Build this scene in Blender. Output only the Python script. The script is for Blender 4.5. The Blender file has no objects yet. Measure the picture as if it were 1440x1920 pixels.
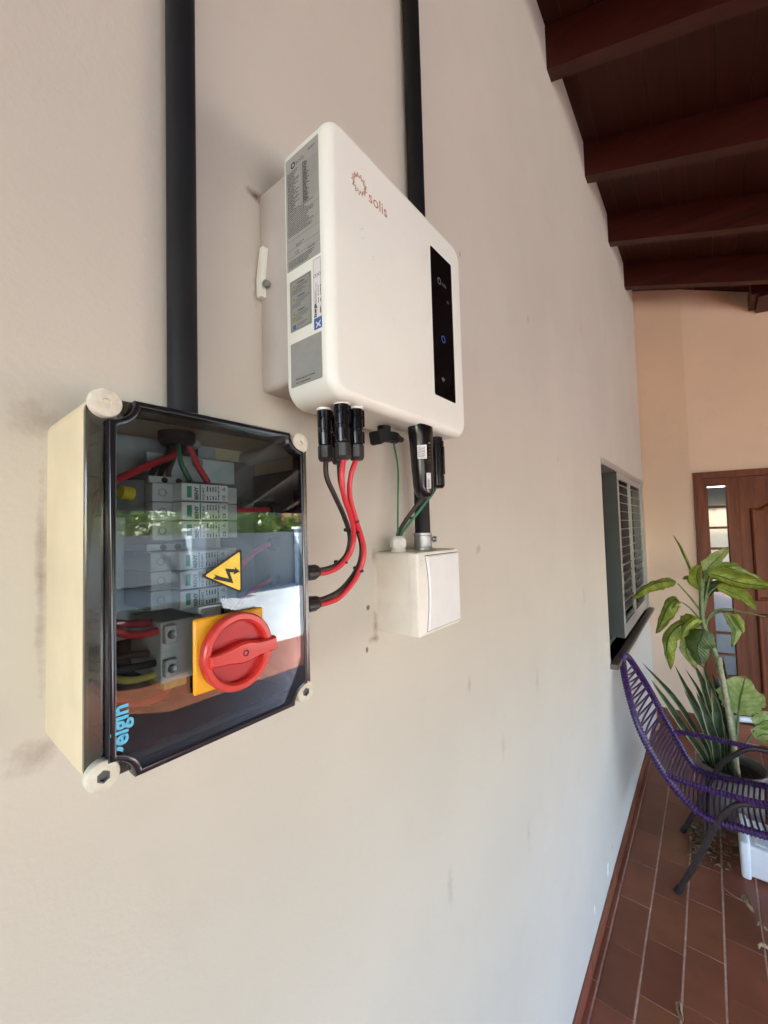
import bpy, bmesh, math, random
from mathutils import Vector, Matrix, noise
random.seed(7)
PI = math.pi
SC = bpy.context.scene
COL = SC.collection

# ------------------------------------------------------------------ camera
YAW, PITCH, ROLL = 0.66991693, 0.0427998, -0.0275120
cd = bpy.data.cameras.new('camera'); cam = bpy.data.objects.new('camera', cd); COL.objects.link(cam)
fw = Vector((math.cos(PITCH)*math.cos(YAW), math.cos(PITCH)*math.sin(YAW), math.sin(PITCH)))
rt = fw.cross(Vector((0, 0, 1))).normalized(); up = rt.cross(fw)
r2 = rt*math.cos(ROLL)+up*math.sin(ROLL); u2 = -rt*math.sin(ROLL)+up*math.cos(ROLL)
cam.matrix_world = Matrix(((r2.x, u2.x, -fw.x, 0.0), (r2.y, u2.y, -fw.y, -0.43), (r2.z, u2.z, -fw.z, 1.6534), (0, 0, 0, 1)))
cd.sensor_fit = 'HORIZONTAL'; cd.sensor_width = 36; cd.lens = 765.39/1440*36
cd.clip_start = 0.01; cd.clip_end = 500
SC.camera = cam

# ------------------------------------------------------------------ world, sun, exposure
SUN_EL, SUN_AZ = math.radians(56), math.radians(226)      # azimuth of the direction towards the sun, from +x
w = bpy.data.worlds.new('World'); SC.world = w; w.use_nodes = True
nt = w.node_tree; nt.nodes.clear()
sky = nt.nodes.new('ShaderNodeTexSky'); sky.sky_type = 'NISHITA'; sky.sun_disc = False
sky.sun_elevation = SUN_EL; sky.sun_rotation = PI/2-SUN_AZ
bg = nt.nodes.new('ShaderNodeBackground'); bg.inputs['Strength'].default_value = 0.15
wo = nt.nodes.new('ShaderNodeOutputWorld')
nt.links.new(sky.outputs[0], bg.inputs[0]); nt.links.new(bg.outputs[0], wo.inputs[0])
sd = bpy.data.lights.new('sun', 'SUN'); sd.energy = 4.8; sd.angle = math.radians(0.53); sd.color = (1, .985, .95)
sun = bpy.data.objects.new('sun', sd); COL.objects.link(sun)
sdir = Vector((math.cos(SUN_EL)*math.cos(SUN_AZ), math.cos(SUN_EL)*math.sin(SUN_AZ), math.sin(SUN_EL)))
sun.rotation_euler = sdir.to_track_quat('Z', 'Y').to_euler()
SC.view_settings.view_transform = 'Standard'; SC.view_settings.look = 'None'
SC.view_settings.exposure = 3.72; SC.view_settings.gamma = 1
SC.render.engine = 'CYCLES'
cy = SC.cycles
cy.max_bounces = 10; cy.diffuse_bounces = 6; cy.glossy_bounces = 4; cy.transparent_max_bounces = 16
cy.caustics_reflective = False; cy.caustics_refractive = False; cy.use_denoising = True

# ------------------------------------------------------------------ materials
def new_mat(name):
    m = bpy.data.materials.new(name); m.use_nodes = True
    n = m.node_tree; b = n.nodes['Principled BSDF']
    return m, n, b
def N(n, t, **kw):
    x = n.nodes.new(t)
    for k, v in kw.items():
        if hasattr(x, k) and k not in ('Scale',): setattr(x, k, v)
    return x
def ramp(n, src, stops):
    r = n.nodes.new('ShaderNodeValToRGB'); e = r.color_ramp.elements
    e[0].position, e[0].color = stops[0][0], (*stops[0][1], 1)
    e[1].position, e[1].color = stops[-1][0], (*stops[-1][1], 1)
    for p, c in stops[1:-1]:
        k = e.new(p); k.color = (*c, 1)
    n.links.new(src, r.inputs[0]); return r
def coords(n, scale=(1, 1, 1), obj=False):
    mp = n.nodes.new('ShaderNodeMapping'); mp.inputs['Scale'].default_value = scale
    if obj:
        t = n.nodes.new('ShaderNodeTexCoord'); n.links.new(t.outputs['Object'], mp.inputs[0])
    else:
        t = n.nodes.new('ShaderNodeNewGeometry'); n.links.new(t.outputs['Position'], mp.inputs[0])
    return mp.outputs[0]
def noise_tex(n, vec, scale, detail=4, rough=.55):
    t = n.nodes.new('ShaderNodeTexNoise'); t.inputs['Scale'].default_value = scale
    t.inputs['Detail'].default_value = detail; t.inputs['Roughness'].default_value = rough
    n.links.new(vec, t.inputs['Vector']); return t.outputs['Fac']
def bump(n, b, h, strength, dist=.001):
    k = n.nodes.new('ShaderNodeBump'); k.inputs['Strength'].default_value = strength
    k.inputs['Distance'].default_value = dist
    n.links.new(h, k.inputs['Height']); n.links.new(k.outputs[0], b.inputs['Normal'])
def mul(c, k): return tuple(min(1, x*k) for x in c)
def mat(name, col, rough=.5, metal=0, var=.08, vs=30, bs=0, bscale=300, spec=.5, coat=0, obj=False, stretch=(1, 1, 1), rvar=0.0):
    m, n, b = new_mat(name)
    v = coords(n, stretch, obj)
    f = noise_tex(n, v, vs)
    r = ramp(n, f, [(.3, mul(col, 1-var)), (.7, mul(col, 1+var))])
    n.links.new(r.outputs[0], b.inputs['Base Color'])
    b.inputs['Roughness'].default_value = rough; b.inputs['Metallic'].default_value = metal
    b.inputs['Specular IOR Level'].default_value = spec; b.inputs['Coat Weight'].default_value = coat
    if rvar:
        mr = n.nodes.new('ShaderNodeMapRange'); mr.inputs['To Min'].default_value = rough-rvar; mr.inputs['To Max'].default_value = rough+rvar
        n.links.new(noise_tex(n, v, vs*2.3), mr.inputs[0]); n.links.new(mr.outputs[0], b.inputs['Roughness'])
    if bs: bump(n, b, noise_tex(n, v, bscale, 5), bs)
    return m
def emat(name, col, e):
    m, n, b = new_mat(name); b.inputs['Base Color'].default_value = (*col, 1)
    b.inputs['Emission Color'].default_value = (*col, 1); b.inputs['Emission Strength'].default_value = e; return m

def wall_mat(name, col, stains=(), specks=()):
    m, n, b = new_mat(name); v = coords(n)
    f = noise_tex(n, v, 1.3, 3)
    cur = ramp(n, f, [(.3, mul(col, .94)), (.7, mul(col, 1.05))]).outputs[0]
    def mixc(a, colr, fac):
        x = n.nodes.new('ShaderNodeMix'); x.data_type = 'RGBA'
        n.links.new(a, x.inputs[6]); x.inputs[7].default_value = (*colr, 1); n.links.new(fac, x.inputs[0]); return x.outputs[2]
    # fine mottling of an old paint coat
    fm = ramp(n, noise_tex(n, v, 9, 6, .65), [(.52, (0, 0, 0)), (.8, (.22, .22, .22))]).outputs[0]
    cur = mixc(cur, mul(col, .8), fm)
    # vertical faint smears
    vs_ = coords(n, (6, 6, 1.1))
    fs = ramp(n, noise_tex(n, vs_, 3.2, 4), [(.70, (0, 0, 0)), (.85, (.16, .16, .16))]).outputs[0]
    cur = mixc(cur, mul(col, .78), fs)
    nf = noise_tex(n, v, 42, 6, .7)
    for (cx, cz, rx, rz, amt, c) in stains:
        sep = n.nodes.new('ShaderNodeVectorMath'); sep.operation = 'SUBTRACT'; n.links.new(v, sep.inputs[0]); sep.inputs[1].default_value = (cx, 0, cz)
        sc = n.nodes.new('ShaderNodeVectorMath'); sc.operation = 'MULTIPLY'; n.links.new(sep.outputs[0], sc.inputs[0]); sc.inputs[1].default_value = (1/rx, 0, 1/rz)
        ln = n.nodes.new('ShaderNodeVectorMath'); ln.operation = 'LENGTH'; n.links.new(sc.outputs[0], ln.inputs[0])
        a = n.nodes.new('ShaderNodeMath'); a.operation = 'SUBTRACT'; a.inputs[0].default_value = 1.0; n.links.new(ln.outputs['Value'], a.inputs[1])
        a2 = n.nodes.new('ShaderNodeMath'); a2.operation = 'MULTIPLY_ADD'; n.links.new(nf, a2.inputs[0]); a2.inputs[1].default_value = 2.2; a2.inputs[2].default_value = -1.35
        a3 = n.nodes.new('ShaderNodeMath'); a3.operation = 'ADD'; n.links.new(a.outputs[0], a3.inputs[0]); n.links.new(a2.outputs[0], a3.inputs[1])
        a4 = n.nodes.new('ShaderNodeMath'); a4.operation = 'MULTIPLY'; a4.use_clamp = True; n.links.new(a3.outputs[0], a4.inputs[0]); a4.inputs[1].default_value = amt
        a5 = n.nodes.new('ShaderNodeMath'); a5.operation = 'MULTIPLY'; a5.use_clamp = True
        a6 = n.nodes.new('ShaderNodeMath'); a6.operation = 'MULTIPLY'; a6.use_clamp = True; n.links.new(a.outputs[0], a6.inputs[0]); a6.inputs[1].default_value = 3
        n.links.new(a4.outputs[0], a5.inputs[0]); n.links.new(a6.outputs[0], a5.inputs[1])
        cur = mixc(cur, c, a5.outputs[0])
    n.links.new(cur, b.inputs['Base Color'])
    b.inputs['Roughness'].default_value = .62; b.inputs['Specular IOR Level'].default_value = .35
    h1 = noise_tex(n, v, 160, 6, .6); h2 = noise_tex(n, v, 4, 3)
    ad = n.nodes.new('ShaderNodeMath'); ad.operation = 'MULTIPLY_ADD'; n.links.new(h2, ad.inputs[0]); ad.inputs[1].default_value = 8; n.links.new(h1, ad.inputs[2])
    bump(n, b, ad.outputs[0], .32, .0012)
    return m

BR = (.20, .12, .075); GY = (.33, .3, .27)
STAINS = [(.300, 2.082, .022, .012, 1.2, BR), (.298, 1.96, .009, .035, .8, BR), (.512, 1.50, .010, .035, .8, BR), (.508, 1.478, .02, .010, .9, BR),
          (.082, 1.752, .03, .022, .5, BR), (.086, 1.482, .03, .02, .6, BR), (.088, 1.62, .006, .15, .6, BR), (.512, 1.61, .014, .02, .8, BR),
          (.83, 1.31, .018, .04, .7, GY), (1.33, 2.33, .02, .03, .7, GY), (2.1, 2.58, .05, .06, .5, (.55, .36, .3)), (.72, .95, .018, .06, .6, GY),
          (1.0, 1.10, .02, .05, .5, GY), (1.27, 1.18, .025, .06, .45, GY), (1.15, .8, .02, .07, .4, GY), (1.9, 1.35, .015, .05, .8, GY), (1.6, 1.9, .01, .03, .9, GY), (.86, 2.3, .006, .012, 1.4, GY), (.75, 1.75, .006, .01, 1.3, GY), (.9, 1.6, .02, .02, .5, BR), (.495, 1.53, .006, .006, 2.5, BR), (.49, 1.465, .005, .008, 2.5, BR), (.46, 1.86, .1, .05, .12, BR),
          (2.1, .09, .03, .05, 2.6, (.85, .85, .85)), (1.83, .11, .015, .03, 2.6, (.85, .85, .85)), (2.22, .12, .015, .02, 1.7, GY)]
M = {}
M['wall'] = wall_mat('painted_plaster', (.590, .562, .495), STAINS)
M['peach'] = wall_mat('peach_plaster', (.74, .55, .405))
M['pvc_black'] = mat('black_pvc', (.004, .004, .0045), .6, spec=.25, var=.2, vs=12, bs=.08, bscale=60)
M['pvc_gray'] = mat('dark_grey_pvc', (.008, .009, .011), .6, spec=.3, var=.15, vs=14)
M['cream'] = mat('aged_cream_plastic', (.70, .61, .42), .45, var=.06, vs=18, bs=.05, bscale=500)
M['cream_in'] = mat('box_inner_plastic', (.5, .5, .46), .5)
M['lid_edge'] = mat('black_lid_rim', (.012, .012, .016), .12, var=.1, coat=.4)
M['screw_cream'] = mat('cream_cap', (.68, .66, .56), .5, var=.12, vs=160, bs=.15, bscale=700)
M['black'] = mat('matt_black', (.012, .012, .013), .55, var=.15)
M['black_gloss'] = mat('gloss_black', (.008, .008, .01), .2, var=.1)
M['gland'] = mat('gland_black', (.02, .02, .022), .38, var=.2, vs=90)
M['white'] = mat('white_powder_coat', (.85, .88, .82), .38, var=.025, vs=7, bs=.1, bscale=900, rvar=.05)
M['white_side'] = M['white']
M['bracket'] = mat('bracket_painted', (.50, .46, .43), .5, var=.1, vs=9, bs=.06)
M['jb'] = mat('junction_plastic', (.80, .775, .71), .42, var=.05, vs=25)
M['jb_flap'] = mat('junction_flap', (.76, .79, .80), .3, var=.03, vs=25)
M['gland_white'] = mat('gland_white', (.66, .68, .66), .4, var=.08, vs=80)
M['screen'] = mat('display_glass', (.004, .004, .005), .08, var=.0)
M['red_wire'] = mat('red_insulation', (.62, .035, .05), .38, var=.1, vs=20, bs=.15, bscale=250)
M['blk_wire'] = mat('black_insulation', (.035, .028, .025), .42, var=.3, vs=20, bs=.1, bscale=250)
M['grn_wire'] = mat('green_insulation', (.02, .20, .09), .4, var=.2, vs=30)
M['yel_wire'] = mat('yellow_insulation', (.6, .5, .08), .4, var=.2, vs=200)
M['sw_red'] = mat('switch_red', (.60, .04, .03), .33, var=.05, vs=25, coat=.1)
M['sw_red_dark'] = mat('switch_red_inner', (.44, .022, .025), .4, var=.08, vs=25)
M['sw_yellow'] = mat('switch_yellow', (.84, .40, .02), .38, var=.05, vs=30)
M['steel'] = mat('zinc_steel', (.36, .365, .36), .45, 1, var=.15, vs=70)
M['galv'] = mat('galvanised_plate', (.50, .53, .53), .45, .6, var=.15, vs=30)
M['din'] = mat('module_grey', (.52, .54, .54), .5, var=.04)
M['din_white'] = mat('module_white', (.82, .84, .82), .45, var=.02)
M['din_dark'] = mat('module_dark', (.10, .11, .11), .5)
M['shade_grey'] = mat('grey_shade_sheet', (.13, .135, .13), .5)  # grey that puts the shade inside the box into the colour
M['print_black'] = mat('print_black', (.02, .02, .02), .6, var=0)
M['print_grey'] = mat('print_grey', (.10, .10, .10), .6, var=.2)
M['print_faint'] = mat('print_faint', (.16, .16, .16), .4, var=.1)
M['print_green'] = mat('print_green', (.05, .30, .17), .6, var=.1)
M['print_copper'] = mat('print_copper', (.42, .16, .10), .45, var=.3, vs=300)
M['print_cyan'] = mat('print_cyan', (.10, .48, .74), .5, var=.04)
M['print_blue'] = mat('print_blue', (.04, .14, .42), .5, var=.05)
M['led_blue'] = emat('blue_indicator', (.04, .11, .45), .008)
M['print_yellow'] = mat('print_yellow', (.80, .62, .05), .5, var=.08)
M['din_yellow'] = mat('muted_print_yellow', (.42, .36, .10), .5)
M['sticker_yellow'] = mat('hazard_yellow', (.84, .60, .03), .3, var=.1, vs=90)
M['label_silver'] = mat('silver_label', (.40, .41, .395), .35, .15, var=.06, vs=60)
M['label_grey'] = mat('grey_label', (.33, .34, .33), .4, .15, var=.05, vs=60)
M['label_white'] = mat('white_label', (.78, .78, .80), .35, var=.02)
M['alu'] = mat('grey_green_aluminium', (.052, .058, .049), .6, 0, var=.06, vs=8)
M['alu_light'] = mat('pale_aluminium', (.36, .36, .33), .4, .2, var=.05, vs=10)
M['sill'] = mat('sill_bronze', (.11, .085, .07), .5, var=.12, vs=12)
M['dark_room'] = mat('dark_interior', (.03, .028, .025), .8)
M['tile'] = None
M['grout'] = mat('grout', (.52, .33, .25), .8, var=.25, vs=35, bs=.2)
M['pot'] = mat('grey_pot', (.17, .15, .13), .6, var=.15, vs=25, bs=.15, bscale=120)
M['soil'] = mat('soil', (.035, .025, .018), .95, var=.5, vs=80, bs=1, bscale=90)
M['frame_metal'] = mat('chair_metal', (.04, .028, .026), .45, .3, var=.3, vs=40, bs=.1)
M['dry_leaf'] = mat('dry_leaf', (.36, .25, .14), .7, var=.35, vs=50)
M['litter'] = mat('plant_litter', (.17, .11, .06), .85, var=.5, vs=60)
M['white_plastic'] = mat('white_plastic', (.74, .76, .76), .35, var=.03, vs=9)
M['concrete'] = mat('grey_driveway', (.37, .375, .37), .8, var=.15, vs=2.5, bs=.2)
M['earth'] = mat('ground_earth', (.16, .13, .08), .9, var=.4, vs=.8)
M['boundary'] = mat('boundary_plaster', (.34, .335, .32), .8, var=.1, vs=2)
M['pillar'] = mat('pillar_paint', (.62, .68, .70), .7, var=.06, vs=3)
M['roof_red'] = mat('clay_roof', (.45, .15, .09), .7, var=.2, vs=6)
M['house_white'] = mat('house_render', (.75, .73, .70), .7, var=.04)
M['car_paint'] = mat('black_car_paint', (.006, .0065, .008), .4, var=.1, coat=.15)
M['car_glass'] = mat('car_glass', (.10, .11, .11), .35, var=0)  # lighter base colour stands in for sky reflected in the glass
M['car_glass_dark'] = mat('dark_window_glass', (.012, .013, .014), .15, var=0)
M['tyre'] = mat('tyre', (.02, .02, .02), .8)
M['rim'] = mat('rim', (.12, .12, .125), .4, .6)
M['lamp_white'] = mat('lamp_white', (.3, .32, .33), .15, var=0)
M['bark'] = mat('bark', (.14, .10, .07), .9, var=.35, vs=14, bs=.6, bscale=30)

def wood(name, c1, c2, rough, axis=2, sc=1, coat=.0, bs=.15):
    m, n, b = new_mat(name)
    s = [9*sc, 9*sc, 9*sc]; s[axis] = .7*sc
    v = coords(n, s)
    f = noise_tex(n, v, 4, 6, .62)
    r = ramp(n, f, [(.28, c1), (.5, tuple((a+b_)/2 for a, b_ in zip(c1, c2))), (.72, c2)])
    n.links.new(r.outputs[0], b.inputs['Base Color']); b.inputs['Roughness'].default_value = rough
    b.inputs['Coat Weight'].default_value = coat; b.inputs['Specular IOR Level'].default_value = .22
    bump(n, b, f, bs, .002)
    return m
M['door_wood'] = wood('varnished_door_wood', (.085, .022, .008), (.19, .056, .022), .5, 2, 1, .0)
M['door_wood_h'] = wood('varnished_rail_wood', (.085, .022, .008), (.19, .056, .022), .5, 1, 1, .0)
M['rafter'] = wood('stained_rafter', (.030, .0055, .0038), (.060, .0125, .0085), .45, 1, .6)
M['board'] = wood('stained_board', (.026, .0046, .0032), (.050, .0105, .0072), .55, 0, .6)

def tile_mat():
    m, n, b = new_mat('terracotta_tile')
    oi = n.nodes.new('ShaderNodeObjectInfo')
    r = ramp(n, oi.outputs['Random'], [(0, (.17, .054, .028)), (.5, (.22, .078, .037)), (1, (.235, .070, .042))])
    v = coords(n); f = noise_tex(n, v, 7, 5)
    x = n.nodes.new('ShaderNodeMix'); x.data_type = 'RGBA'; x.blend_type = 'MULTIPLY'; x.inputs[0].default_value = 1
    rr = ramp(n, f, [(.3, (.82, .82, .82)), (.7, (1.1, 1.1, 1.1))])
    n.links.new(r.outputs[0], x.inputs[6]); n.links.new(rr.outputs[0], x.inputs[7]); n.links.new(x.outputs[2], b.inputs['Base Color'])
    b.inputs['Specular IOR Level'].default_value = .35
    mr = n.nodes.new('ShaderNodeMapRange'); mr.inputs['To Min'].default_value = .28; mr.inputs['To Max'].default_value = .5
    n.links.new(noise_tex(n, v, 16, 5), mr.inputs[0]); n.links.new(mr.outputs[0], b.inputs['Roughness'])
    bump(n, b, noise_tex(n, v, 90, 4), .12, .001)
    return m
M['tile'] = tile_mat()

def clear_mat(name, tint, rough=.02, ior=1.5, haze=.0, hazecol=(.5, .55, .55)):
    m = bpy.data.materials.new(name); m.use_nodes = True; n = m.node_tree; n.nodes.clear()
    o = n.nodes.new('ShaderNodeOutputMaterial'); tr = n.nodes.new('ShaderNodeBsdfTransparent'); tr.inputs[0].default_value = (*tint, 1)
    gl = n.nodes.new('ShaderNodeBsdfGlossy'); gl.inputs['Roughness'].default_value = rough; gl.inputs['Color'].default_value = (1, 1, 1, 1)
    fr = n.nodes.new('ShaderNodeFresnel'); fr.inputs['IOR'].default_value = ior
    mx = n.nodes.new('ShaderNodeMixShader'); n.links.new(fr.outputs[0], mx.inputs[0])
    src = tr.outputs[0]
    if haze:
        df = n.nodes.new('ShaderNodeBsdfDiffuse'); df.inputs[0].default_value = (*hazecol, 1)
        mh = n.nodes.new('ShaderNodeMixShader')
        v = coords(n); f = noise_tex(n, v, 25, 6, .7)
        rr = ramp(n, f, [(.35, (haze*.3,)*3), (.8, (haze*2,)*3)])
        n.links.new(rr.outputs[0], mh.inputs[0]); n.links.new(tr.outputs[0], mh.inputs[1]); n.links.new(df.outputs[0], mh.inputs[2]); src = mh.outputs[0]
    n.links.new(src, mx.inputs[1]); n.links.new(gl.outputs[0], mx.inputs[2]); n.links.new(mx.outputs[0], o.inputs[0])
    return m
M['lid_glass'] = clear_mat('smoked_clear_lid', (.76, .80, .81), .010, 1.48, .004)
M['flange'] = clear_mat('smoked_flange', (.5, .5, .46), .12, 1.5, .22, (.22, .22, .18))
M['pane'] = mat('frosted_pane', (.10, .12, .13), .1, var=.15, vs=12, spec=.9, coat=1)
M['film'] = clear_mat('clear_film', (.93, .93, .9), .05, 1.45)

def leaf_mat(name, base, vein, light, veins=True, trans=.35, scale=16):
    m, n, b = new_mat(name)
    uv = n.nodes.new('ShaderNodeUVMap'); sep = n.nodes.new('ShaderNodeSeparateXYZ'); n.links.new(uv.outputs[0], sep.inputs[0])
    v = coords(n)
    f = noise_tex(n, v, 22, 6, .7)
    r = ramp(n, f, [(.38, base), (.5, tuple(a*.6+c*.4 for a, c in zip(base, light))), (.60, light)])
    cur = r.outputs[0]
    # across: |u-.5|
    a = n.nodes.new('ShaderNodeMath'); a.operation = 'SUBTRACT'; n.links.new(sep.outputs[0], a.inputs[0]); a.inputs[1].default_value = .5
    ab = n.nodes.new('ShaderNodeMath'); ab.operation = 'ABSOLUTE'; n.links.new(a.outputs[0], ab.inputs[0])
    if veins:
        k = n.nodes.new('ShaderNodeMath'); k.operation = 'MULTIPLY_ADD'; n.links.new(ab.outputs[0], k.inputs[0]); k.inputs[1].default_value = -.55; n.links.new(sep.outputs[1], k.inputs[2])
        s = n.nodes.new('ShaderNodeMath'); s.operation = 'MULTIPLY'; n.links.new(k.outputs[0], s.inputs[0]); s.inputs[1].default_value = scale*6.283
        sn = n.nodes.new('ShaderNodeMath'); sn.operation = 'SINE'; n.links.new(s.outputs[0], sn.inputs[0])
        rr = ramp(n, sn.outputs[0], [(.0, (0, 0, 0)), (.95, (.26, .26, .26))])
        x = n.nodes.new('ShaderNodeMix'); x.data_type = 'RGBA'; n.links.new(rr.outputs[0], x.inputs[0]); n.links.new(cur, x.inputs[6]); x.inputs[7].default_value = (*vein, 1)
        cur = x.outputs[2]
        rm = ramp(n, ab.outputs[0], [(.015, (1, 1, 1)), (.035, (0, 0, 0))])
        x2 = n.nodes.new('ShaderNodeMix'); x2.data_type = 'RGBA'; n.links.new(rm.outputs[0], x2.inputs[0]); n.links.new(cur, x2.inputs[6]); x2.inputs[7].default_value = (*mul(vein, .6), 1)
        cur = x2.outputs[2]
        bump(n, b, sn.outputs[0], .4, .002)
    else:
        rm = ramp(n, ab.outputs[0], [(.36, (0, 0, 0)), (.42, (1, 1, 1))])
        x2 = n.nodes.new('ShaderNodeMix'); x2.data_type = 'RGBA'; n.links.new(rm.outputs[0], x2.inputs[0]); n.links.new(cur, x2.inputs[6]); x2.inputs[7].default_value = (*vein, 1)
        cur = x2.outputs[2]
    tp = n.nodes.new('ShaderNodeMath'); tp.operation = 'MULTIPLY_ADD'; n.links.new(f, tp.inputs[0]); tp.inputs[1].default_value = .35; n.links.new(sep.outputs[1], tp.inputs[2])
    rt_ = ramp(n, tp.outputs[0], [(1.0-.0, (0, 0, 0)), (1.0, (0, 0, 0))]); rt_.color_ramp.elements[0].position = .93*1.0; rt_.color_ramp.elements[1].position = 1.0; rt_.color_ramp.elements[1].color = (.9, .9, .9, 1)
    sb = n.nodes.new('ShaderNodeMath'); sb.operation = 'SUBTRACT'; n.links.new(tp.outputs[0], sb.inputs[0]); sb.inputs[1].default_value = .15; n.links.new(sb.outputs[0], rt_.inputs[0])
    x3 = n.nodes.new('ShaderNodeMix'); x3.data_type = 'RGBA'; n.links.new(rt_.outputs[0], x3.inputs[0]); n.links.new(cur, x3.inputs[6]); x3.inputs[7].default_value = (.25, .14, .05, 1); cur = x3.outputs[2]
    n.links.new(cur, b.inputs['Base Color']); b.inputs['Roughness'].default_value = .38
    out = n.nodes['Material Output']; tl = n.nodes.new('ShaderNodeBsdfTranslucent'); n.links.new(cur, tl.inputs[0])
    mx = n.nodes.new('ShaderNodeMixShader'); mx.inputs[0].default_value = trans
    n.links.new(b.outputs[0], mx.inputs[1]); n.links.new(tl.outputs[0], mx.inputs[2]); n.links.new(mx.outputs[0], out.inputs[0])
    return m
M['leaf'] = leaf_mat('broad_leaf', (.19, .26, .02), (.08, .125, .012), (.40, .45, .07), True, .3, 12)
M['leaf_dark'] = leaf_mat('dark_broad_leaf', (.05, .09, .014), (.03, .05, .01), (.10, .14, .025), True, .2, 12)
M['leaf_pale'] = leaf_mat('pale_broad_leaf', (.32, .46, .12), (.16, .28, .06), (.55, .65, .30), True, .5, 8)
M['leaf_snake'] = leaf_mat('sword_leaf', (.022, .045, .018), (.36, .36, .14), (.065, .10, .05), False, .1)
M['leaf_tree'] = leaf_mat('tree_leaf', (.09, .17, .02), (.05, .11, .015), (.26, .36, .06), False, .35)
M['stem'] = mat('green_stem', (.13, .19, .07), .5, var=.3, vs=40, bs=.3, bscale=60)
M['stem_old'] = mat('old_stem', (.30, .27, .16), .7, var=.3, vs=60, bs=.5, bscale=90)

def cord_mat():
    m, n, b = new_mat('purple_cord'); v = coords(n)
    r = ramp(n, noise_tex(n, v, 60, 3), [(.3, (.026, .008, .050)), (.7, (.058, .018, .10))])
    n.links.new(r.outputs[0], b.inputs['Base Color']); b.inputs['Roughness'].default_value = .3; b.inputs['Specular IOR Level'].default_value = .4
    return m
M['cord'] = cord_mat()

# ------------------------------------------------------------------ mesh helpers
def link(name, bm, m, parent=None, smooth=None, uv=False):
    me = bpy.data.meshes.new(name); bmesh.ops.recalc_face_normals(bm, faces=bm.faces) if not uv else None
    if smooth is not None:
        for f in bm.faces: f.smooth = True
        for e in bm.edges:
            if len(e.link_faces) == 2 and e.calc_face_angle(0) > math.radians(smooth): e.smooth = False
    bm.to_mesh(me); bm.free()
    if isinstance(m, (list, tuple)):
        for x in m: me.materials.append(x)
    else: me.materials.append(m)
    o = bpy.data.objects.new(name, me); COL.objects.link(o)
    if parent: o.parent = parent
    return o
def tag(o, label, cat, group=None):
    o['label'] = label; o['category'] = cat
    if group: o['group'] = group
    return o
def thing(name, label, cat, loc=(0, 0, 0), rz=0, group=None):
    o = bpy.data.objects.new(name, None); COL.objects.link(o); o.location = loc; o.rotation_euler = (0, 0, rz)
    o.empty_display_size = .1
    return tag(o, label, cat, group)
def structure(o): o['kind'] = 'structure'; return o
def box(bm, x0, x1, y0, y1, z0, z1, bev=0, seg=2, mi=0):
    vs = [bm.verts.new((x, y, z)) for x in (x0, x1) for y in (y0, y1) for z in (z0, z1)]
    fs = []
    for q in ((0, 1, 3, 2), (4, 6, 7, 5), (0, 4, 5, 1), (2, 3, 7, 6), (0, 2, 6, 4), (1, 5, 7, 3)):
        f = bm.faces.new([vs[i] for i in q]); f.material_index = mi; fs.append(f)
    if bev:
        bmesh.ops.recalc_face_normals(bm, faces=fs)
        es = list({e for f in fs for e in f.edges})
        bmesh.ops.bevel(bm, geom=es, offset=bev, segments=seg, affect='EDGES', profile=.5)
def mkbox(name, m, parent, x0, x1, y0, y1, z0, z1, bev=0, seg=2):
    bm = bmesh.new(); box(bm, x0, x1, y0, y1, z0, z1, bev, seg); return link(name, bm, m, parent, 40 if bev else None)
def rings(bm, loops, cap0=True, cap1=True, closed=True, mi=0):
    L = [[bm.verts.new(p) for p in lp] for lp in loops]
    n = len(L[0])
    for a, b in zip(L[:-1], L[1:]):
        for i in range(n if closed else n-1):
            j = (i+1) % n
            f = bm.faces.new((a[i], a[j], b[j], b[i])); f.material_index = mi
    if cap0: bm.faces.new(list(reversed(L[0]))).material_index = mi
    if cap1: bm.faces.new(L[-1]).material_index = mi
    return L
def smooth_path(pts, k=8):
    pts = [Vector(p) for p in pts]
    if len(pts) < 3: return pts
    out = []
    P = [2*pts[0]-pts[1]]+pts+[2*pts[-1]-pts[-2]]
    for i in range(1, len(P)-2):
        a, b, c, d = P[i-1:i+3]
        for t in range(k):
            t /= k
            out.append(.5*((2*b)+(-a+c)*t+(2*a-5*b+4*c-d)*t*t+(-a+3*b-3*c+d)*t**3))
    out.append(pts[-1]); return out
def tube(bm, pts, r, n=10, caps=True, mi=0):
    pts = [Vector(p) for p in pts]
    R = r if callable(r) else (lambda i, t: r)
    t0 = (pts[1]-pts[0]).normalized()
    ref = Vector((0, 0, 1)) if abs(t0.z) < .9 else Vector((1, 0, 0))
    nv = (ref-t0*ref.dot(t0)).normalized()
    loops = []
    for i, p in enumerate(pts):
        t = (pts[min(i+1, len(pts)-1)]-pts[max(i-1, 0)])
        t = t.normalized() if t.length > 1e-9 else t0
        nv = (nv-t*nv.dot(t)).normalized(); b = t.cross(nv)
        rr = R(i, i/(len(pts)-1))
        loops.append([p+(nv*math.cos(a)+b*math.sin(a))*rr for a in [2*PI*k/n for k in range(n)]])
    rings(bm, loops, caps, caps, True, mi)
def mktube(name, m, parent, pts, r, n=10, k=8, sm=True):
    bm = bmesh.new(); tube(bm, smooth_path(pts, k) if sm else pts, r, n); return link(name, bm, m, parent, 50)
def lathe(bm, c, axis, prof, n=24, caps=True, mi=0):
    c = Vector(c); ax = Vector(axis).normalized()
    ref = Vector((0, 0, 1)) if abs(ax.z) < .9 else Vector((1, 0, 0))
    u = (ref-ax*ref.dot(ax)).normalized(); v = ax.cross(u)
    loops = [[c+ax*h+(u*math.cos(2*PI*k/n)+v*math.sin(2*PI*k/n))*max(r, 1e-5) for k in range(n)] for r, h in prof]
    rings(bm, loops, caps, caps, True, mi)
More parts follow.
